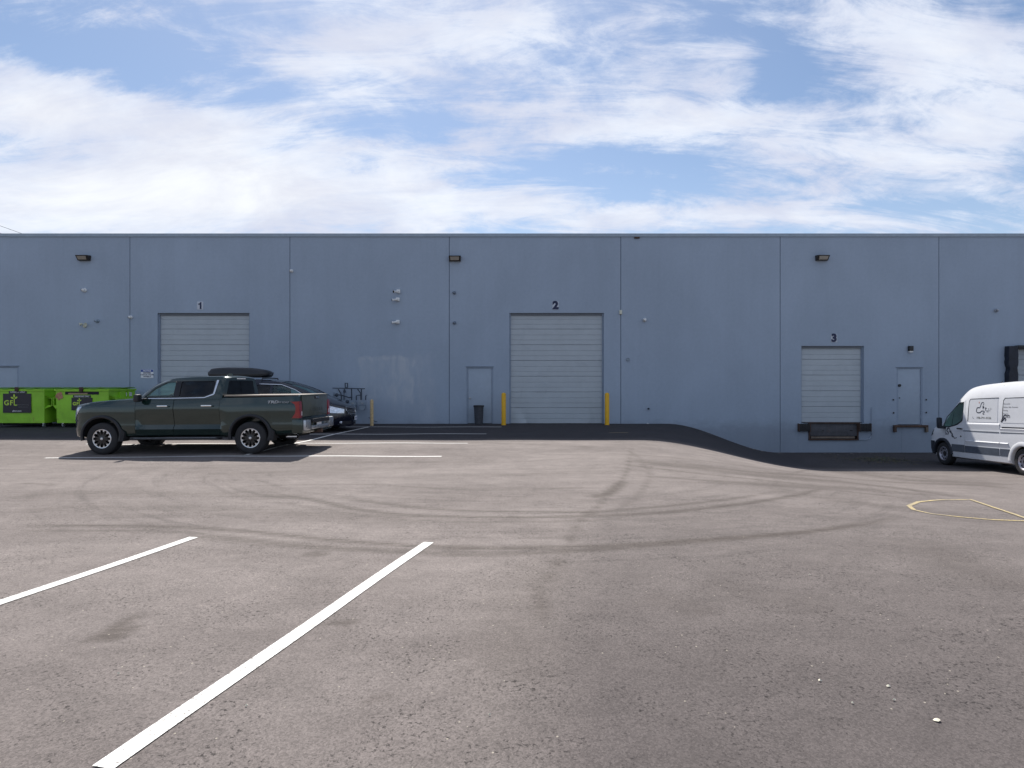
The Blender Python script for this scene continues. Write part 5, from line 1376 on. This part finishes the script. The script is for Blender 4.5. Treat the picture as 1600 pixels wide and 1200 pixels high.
        obj('fuel_cap', lathe(BM(), [(.025, 0), (.025, .01)], 12, 'Y', (.88, s*1.022 - (0 if s > 0 else .01), .93)), M_BLACKP, dr)
        m_ = obj('mirror', box(BM(), -.06, .08, min(s*1.05, s*1.17), max(s*1.05, s*1.17), 1.15, 1.49, .045), M_CLADD, t)
        obj('mirror_foot', box(BM(), -.04, .14, min(s*.98, s*1.14), max(s*.98, s*1.14), 1.14, 1.22, .015), M_CLADD, m_)
        surf_patch('corner_bumper', keys, np.linspace(-.945, -.44, 12), lambda x: .31, lambda x: .74, s, .012, M_CLADD, t)
        surf_patch('headlight', keys, np.linspace(-.90, -.58, 7), lambda x: .84 + .30*(x+.90), lambda x: .93 + .55*(x+.90), s, .006, M_BLACKG, t)
        for cx in (0, WB):
            wheel_parts(t, 'wheel', (cx, s*.90, .355), s, .355, .235, .215, 'steel')
            bm = BM(); rows = []
            for i in range(19):
                a = math.pi*i/18; rows.append([bm.verts.new((cx+.413*math.cos(a), s*y, .36+.413*math.sin(a))) for y in (.67, 1.0)])
            for a, b in zip(rows, rows[1:]): bm.faces.new((a[0], a[1], b[1], b[0]))
            obj('wheel_liner', bm, M_UNDER, t)
        if s < 0:
            # graphics on the driver's side
            def Ty(x, z, e=.0): return -(side_y(x, z) + (.0065 if x > 1.1 and z > 1.36 else .003) + e)
            def line(name, pts, wd, m=M_DECAL):
                bm = BM(); k = np.arange(len(pts)); tt = np.linspace(0, len(pts)-1, (len(pts)-1)*5+1)
                xs_ = pchip(k, [p[0] for p in pts], tt); zs_ = pchip(k, [p[1] for p in pts], tt); Q = [Vector((a, b)) for a, b in zip(xs_, zs_)]
                rows = []
                for i, p in enumerate(Q):
                    d_ = (Q[min(i+1, len(Q)-1)] - Q[max(i-1, 0)]).normalized(); q_ = i/(len(Q)-1)
                    nn = Vector((-d_.y, d_.x))*wd/2*(.55+.6*math.sin(math.pi*q_))
                    rows.append([bm.verts.new((a.x, Ty(a.x, a.y), a.y)) for a in (p+nn, p-nn)])
                for a, b in zip(rows, rows[1:]): bm.faces.new((a[0], a[1], b[1], b[0]))
                ex = bmesh.ops.extrude_face_region(bm, geom=bm.faces[:]); bmesh.ops.translate(bm, vec=(0, -.002, 0), verts=[v for v in ex['geom'] if isinstance(v, bmesh.types.BMVert)])
                return obj(name, bm, m, t, sm=False)
            # swirling brush line; q() maps crop pixels of the panel to the van side
            def q(cx_, cy_):
                a = (cx_-40)/880.0; x = 1.20 + 1.26*a*(.82 + .18*a)
                return (x, 2.06 - (cy_-50 - (1-a)*30)/1000.*1.0)
            line('brush_emblem', [q(*p) for p in ((500,270),(520,215),(495,180),(455,200),(430,270),(400,340),(350,335),(310,380),(305,440),(350,485),(410,480),(470,430),(530,430),(540,465),(500,490),(505,520),(540,520))], .020)
            line('brush_character', [q(*p) for p in ((480,310),(505,300),(525,320),(500,330),(500,380))], .022)
            line('brush_character', [q(*p) for p in ((485,345),(500,335),(515,350))], .02)
            line('brush_character', [q(*p) for p in ((550,350),(575,345),(605,350))], .014); line('brush_character', [q(*p) for p in ((575,320),(575,360),(570,410))], .016)
            for cc_ in (650, 705): line('brush_character', [q(cc_, 345), q(cc_+8, 362), q(cc_-4, 380)], .012, M_TXTG)
            line('print_line', [q(560, 415), q(700, 412)], .007, M_TXTG); line('print_line', [q(590, 445), q(655, 445)], .010, M_TXTG)
            line('stamp', [q(380, 165), q(382, 215)], .022, M_ORANGE)
            x_, z_ = q(540, 630)
            text('phone_lettering', '778-791-9336', .085, mat('phone_print', (.24, .235, .21), .5), t, Matrix.Translation((x_-.02, Ty(x_, z_)-.001, z_)) @ Matrix.Rotation(R(90) , 4, 'X') @ Matrix.Rotation(R(-3.6), 4, 'X'), bold=.001, xs=1.25)
            x_, z_ = q(215, 630)
            line('phone_symbol', [(x_-.03, z_+.03), (x_-.025, z_-.01), (x_+.03, z_-.035)], .012, M_TXTG)
            for i, (w_, tx, m__) in enumerate(((.30, 'Renovation', M_TXTF), (.5, 'Kitchen  Bath  Basement', M_TXTF), (.2, 'Painting', M_TXTF), (.25, 'Flooring', M_TXTF), (.36, 'Landscaping', M_TXTF))):
                text('service_lettering', tx, .052, m__, t, Matrix.Translation((2.60, Ty(2.7, 1.9-.09*i)-.001, 1.89-.09*i)) @ Matrix.Rotation(R(90), 4, 'X') @ Matrix.Rotation(R(-3.6), 4, 'X'), align='LEFT', bold=.0005)
            line('brush_splash', [(2.51, 1.40), (2.56, 1.47), (2.60, 1.50), (2.62, 1.56), (2.68, 1.585), (2.74, 1.56), (2.80, 1.58), (2.85, 1.545)], .024); line('brush_splash', [(2.52, 1.39), (2.60, 1.44), (2.66, 1.50), (2.70, 1.46), (2.66, 1.42)], .03)
            def dq(cx_, cy_):       # door splash from crop pixels
                return ((cx_-320)/430.*.98 + .10, 1.17 - (cy_-380)/240.*.38)
            line('brush_splash', [dq(*p) for p in ((345,505),(395,505),(400,470),(360,440),(370,395),(400,385),(430,420),(455,450),(450,470),(480,490),(475,530),(510,545),(530,575),(560,570),(575,555))], .032)
            line('brush_splash', [dq(*p) for p in ((340,520),(350,490),(335,470))], .03); line('brush_splash', [dq(*p) for p in ((385,400),(370,440),(395,470),(390,500))], .025); line('brush_splash', [dq(*p) for p in ((400,390),(425,410),(415,440),(440,450),(430,470))], .022); line('brush_splash', [dq(*p) for p in ((470,470),(490,505),(480,540),(500,560))], .024); line('brush_splash', [dq(*p) for p in ((322,375),(330,440),(345,500))], .014)
    surf_glass('windshield', keys, xs, lambda c, n: -.2 < c.x < .85 and abs(c.y) < .80 and c.z > 1.38 and (n.z > .2 or n.x < -.3), M_GLASSW, t)
    obj('grille', box(BM(), -.965, -.94, -.5, .5, .55, .9, .012), M_BLACKP, t)
    obj('bulkhead', box(BM(), 1.30, 1.34, -.84, .84, .61, 2.05), M_INT, t, sm=False)
    obj('dashboard', box(BM(), .16, .45, -.88, .88, .8, 1.22, .04), M_INT, t)
    for s in (-1, 1):
        se = obj('seat', box(BM(), 1.0, 1.14, s*.5-.24, s*.5+.24, .8, 1.45, .04), M_SEAT, t); obj('headrest', box(BM(), 1.03, 1.11, s*.5-.12, s*.5+.12, 1.47, 1.66, .03), M_SEAT, se)
    bm = lathe(BM(), [(.18+.015*math.cos(a), .015*math.sin(a)) for a in np.linspace(0, 2*math.pi, 9)[:-1]], 24, 'X', closed=True)
    bmesh.ops.transform(bm, matrix=Matrix.Translation((.58, -.48, 1.24)) @ Matrix.Rotation(R(40), 4, 'Y'), verts=bm.verts[:]); obj('steering_wheel', bm, M_INT, t)
    obj('chassis', box(BM(), -.6, 4.4, -.6, .6, .22, .4), M_UNDER, t, sm=False)
    obj('roof_antenna', tube(BM(), [(1.55, -.3, 2.48), (1.62, -.3, 2.55)], .012), M_BLACKP, t)
build_van()

# ------------------------------------------------------------------ litter, leaves, weeds
def scatter(name, pts, size, m, label, cat):
    bm = BM()
    for x, y in pts:
        s = size*random.uniform(.5, 1.4); a = random.uniform(0, 6.28); z = gzz(x, y) + .012
        n = random.choice((3, 4, 5)); vs = []
        for k in range(n):
            aa = a + 2*math.pi*k/n + random.uniform(-.3, .3); vs.append(bm.verts.new((x + s*math.cos(aa)*random.uniform(.6, 1), y + s*math.sin(aa)*random.uniform(.5, 1), z + random.uniform(0, .02))))
        bm.faces.new(vs)
    o = obj(name, bm, m, sm=False); tag(o, label, cat, kind='stuff'); return o
pts = [(random.uniform(9.0, 13.3), WY - .15 - abs(random.gauss(0, .45))) for _ in range(60)] + [(random.uniform(-3, 8), WY - .1 - abs(random.gauss(0, .3))) for _ in range(40)]
scatter('leaf_litter', pts, .035, mat('litter_pale', (.36, .34, .31), .8, var=.3), 'pale leaf litter and scraps along the foot of the wall', 'litter')
pts = [(random.gauss(12.4, .7), random.gauss(20.6, .7)) for _ in range(420)]
scatter('dry_leaves', pts, .04, mat('dry_leaf', (.10, .085, .05), .9, var=.5, vscale=30), 'scattered dry leaves and weeds ahead of the van', 'leaves')
bm = BM()
for _ in range(500):
    x, y = random.gauss(12.5, .6), random.gauss(20.9, .5); z = gzz(x, y); a = random.uniform(0, 6.28); h = random.uniform(.015, .04); w_ = .006
    d_ = Vector((math.cos(a), math.sin(a), 0))
    bm.faces.new([bm.verts.new(p) for p in ((x - d_.y*w_, y + d_.x*w_, z), (x + d_.y*w_, y - d_.x*w_, z), (x + d_.x*h*.6, y + d_.y*h*.6, z + h))])
tag(obj('weed_tufts', bm, mat('weed', (.07, .10, .03), .9, var=.3), sm=False), 'low weeds growing in the asphalt ahead of the van', 'weeds', kind='stuff')
for px_, py_, s, lb in ((1281, 1066, .012, 'cream petal leftmost of the cluster at the lower right'), (1388, 1074, .012, 'cream petal rightmost above the largest one'),
        (1397, 1096, .011, 'small cream petal midway above the largest petal'), (1464, 1127, .020, 'largest cream petal at the lower right of the lot'), (1332, 1101, .009, 'tiny cream petal lowest left in the lower right cluster'),
        (1265, 899, .010, 'lone cream petal far out on the right asphalt'), (185, 1055, .008, 'tiny petal between the two white near lines'), (385, 1105, .009, 'tiny cream petal beside the near end of the long line'), (765, 1117, .008, 'tiny cream petal at the lower middle of the lot')):
    x, y = pix(px_, py_); bm = BM(); n = 7
    vs = [bm.verts.new((x + s*math.cos(6.28*k/n)*random.uniform(.6, 1.1), y + s*.8*math.sin(6.28*k/n)*random.uniform(.6, 1.1), gzz(x, y) + .004 + random.uniform(0, .008))) for k in range(n)]
    c = bm.verts.new((x, y, gzz(x, y) + .016))
    for k in range(n): bm.faces.new((vs[k], vs[(k+1) % n], c))
    tag(obj('dropped_petal', bm, mat('petal', (.70, .66, .52), .7) if 'petal' not in bpy.data.materials else bpy.data.materials['petal'], sm=False), lb, 'petal', 'cream petals on the near asphalt')
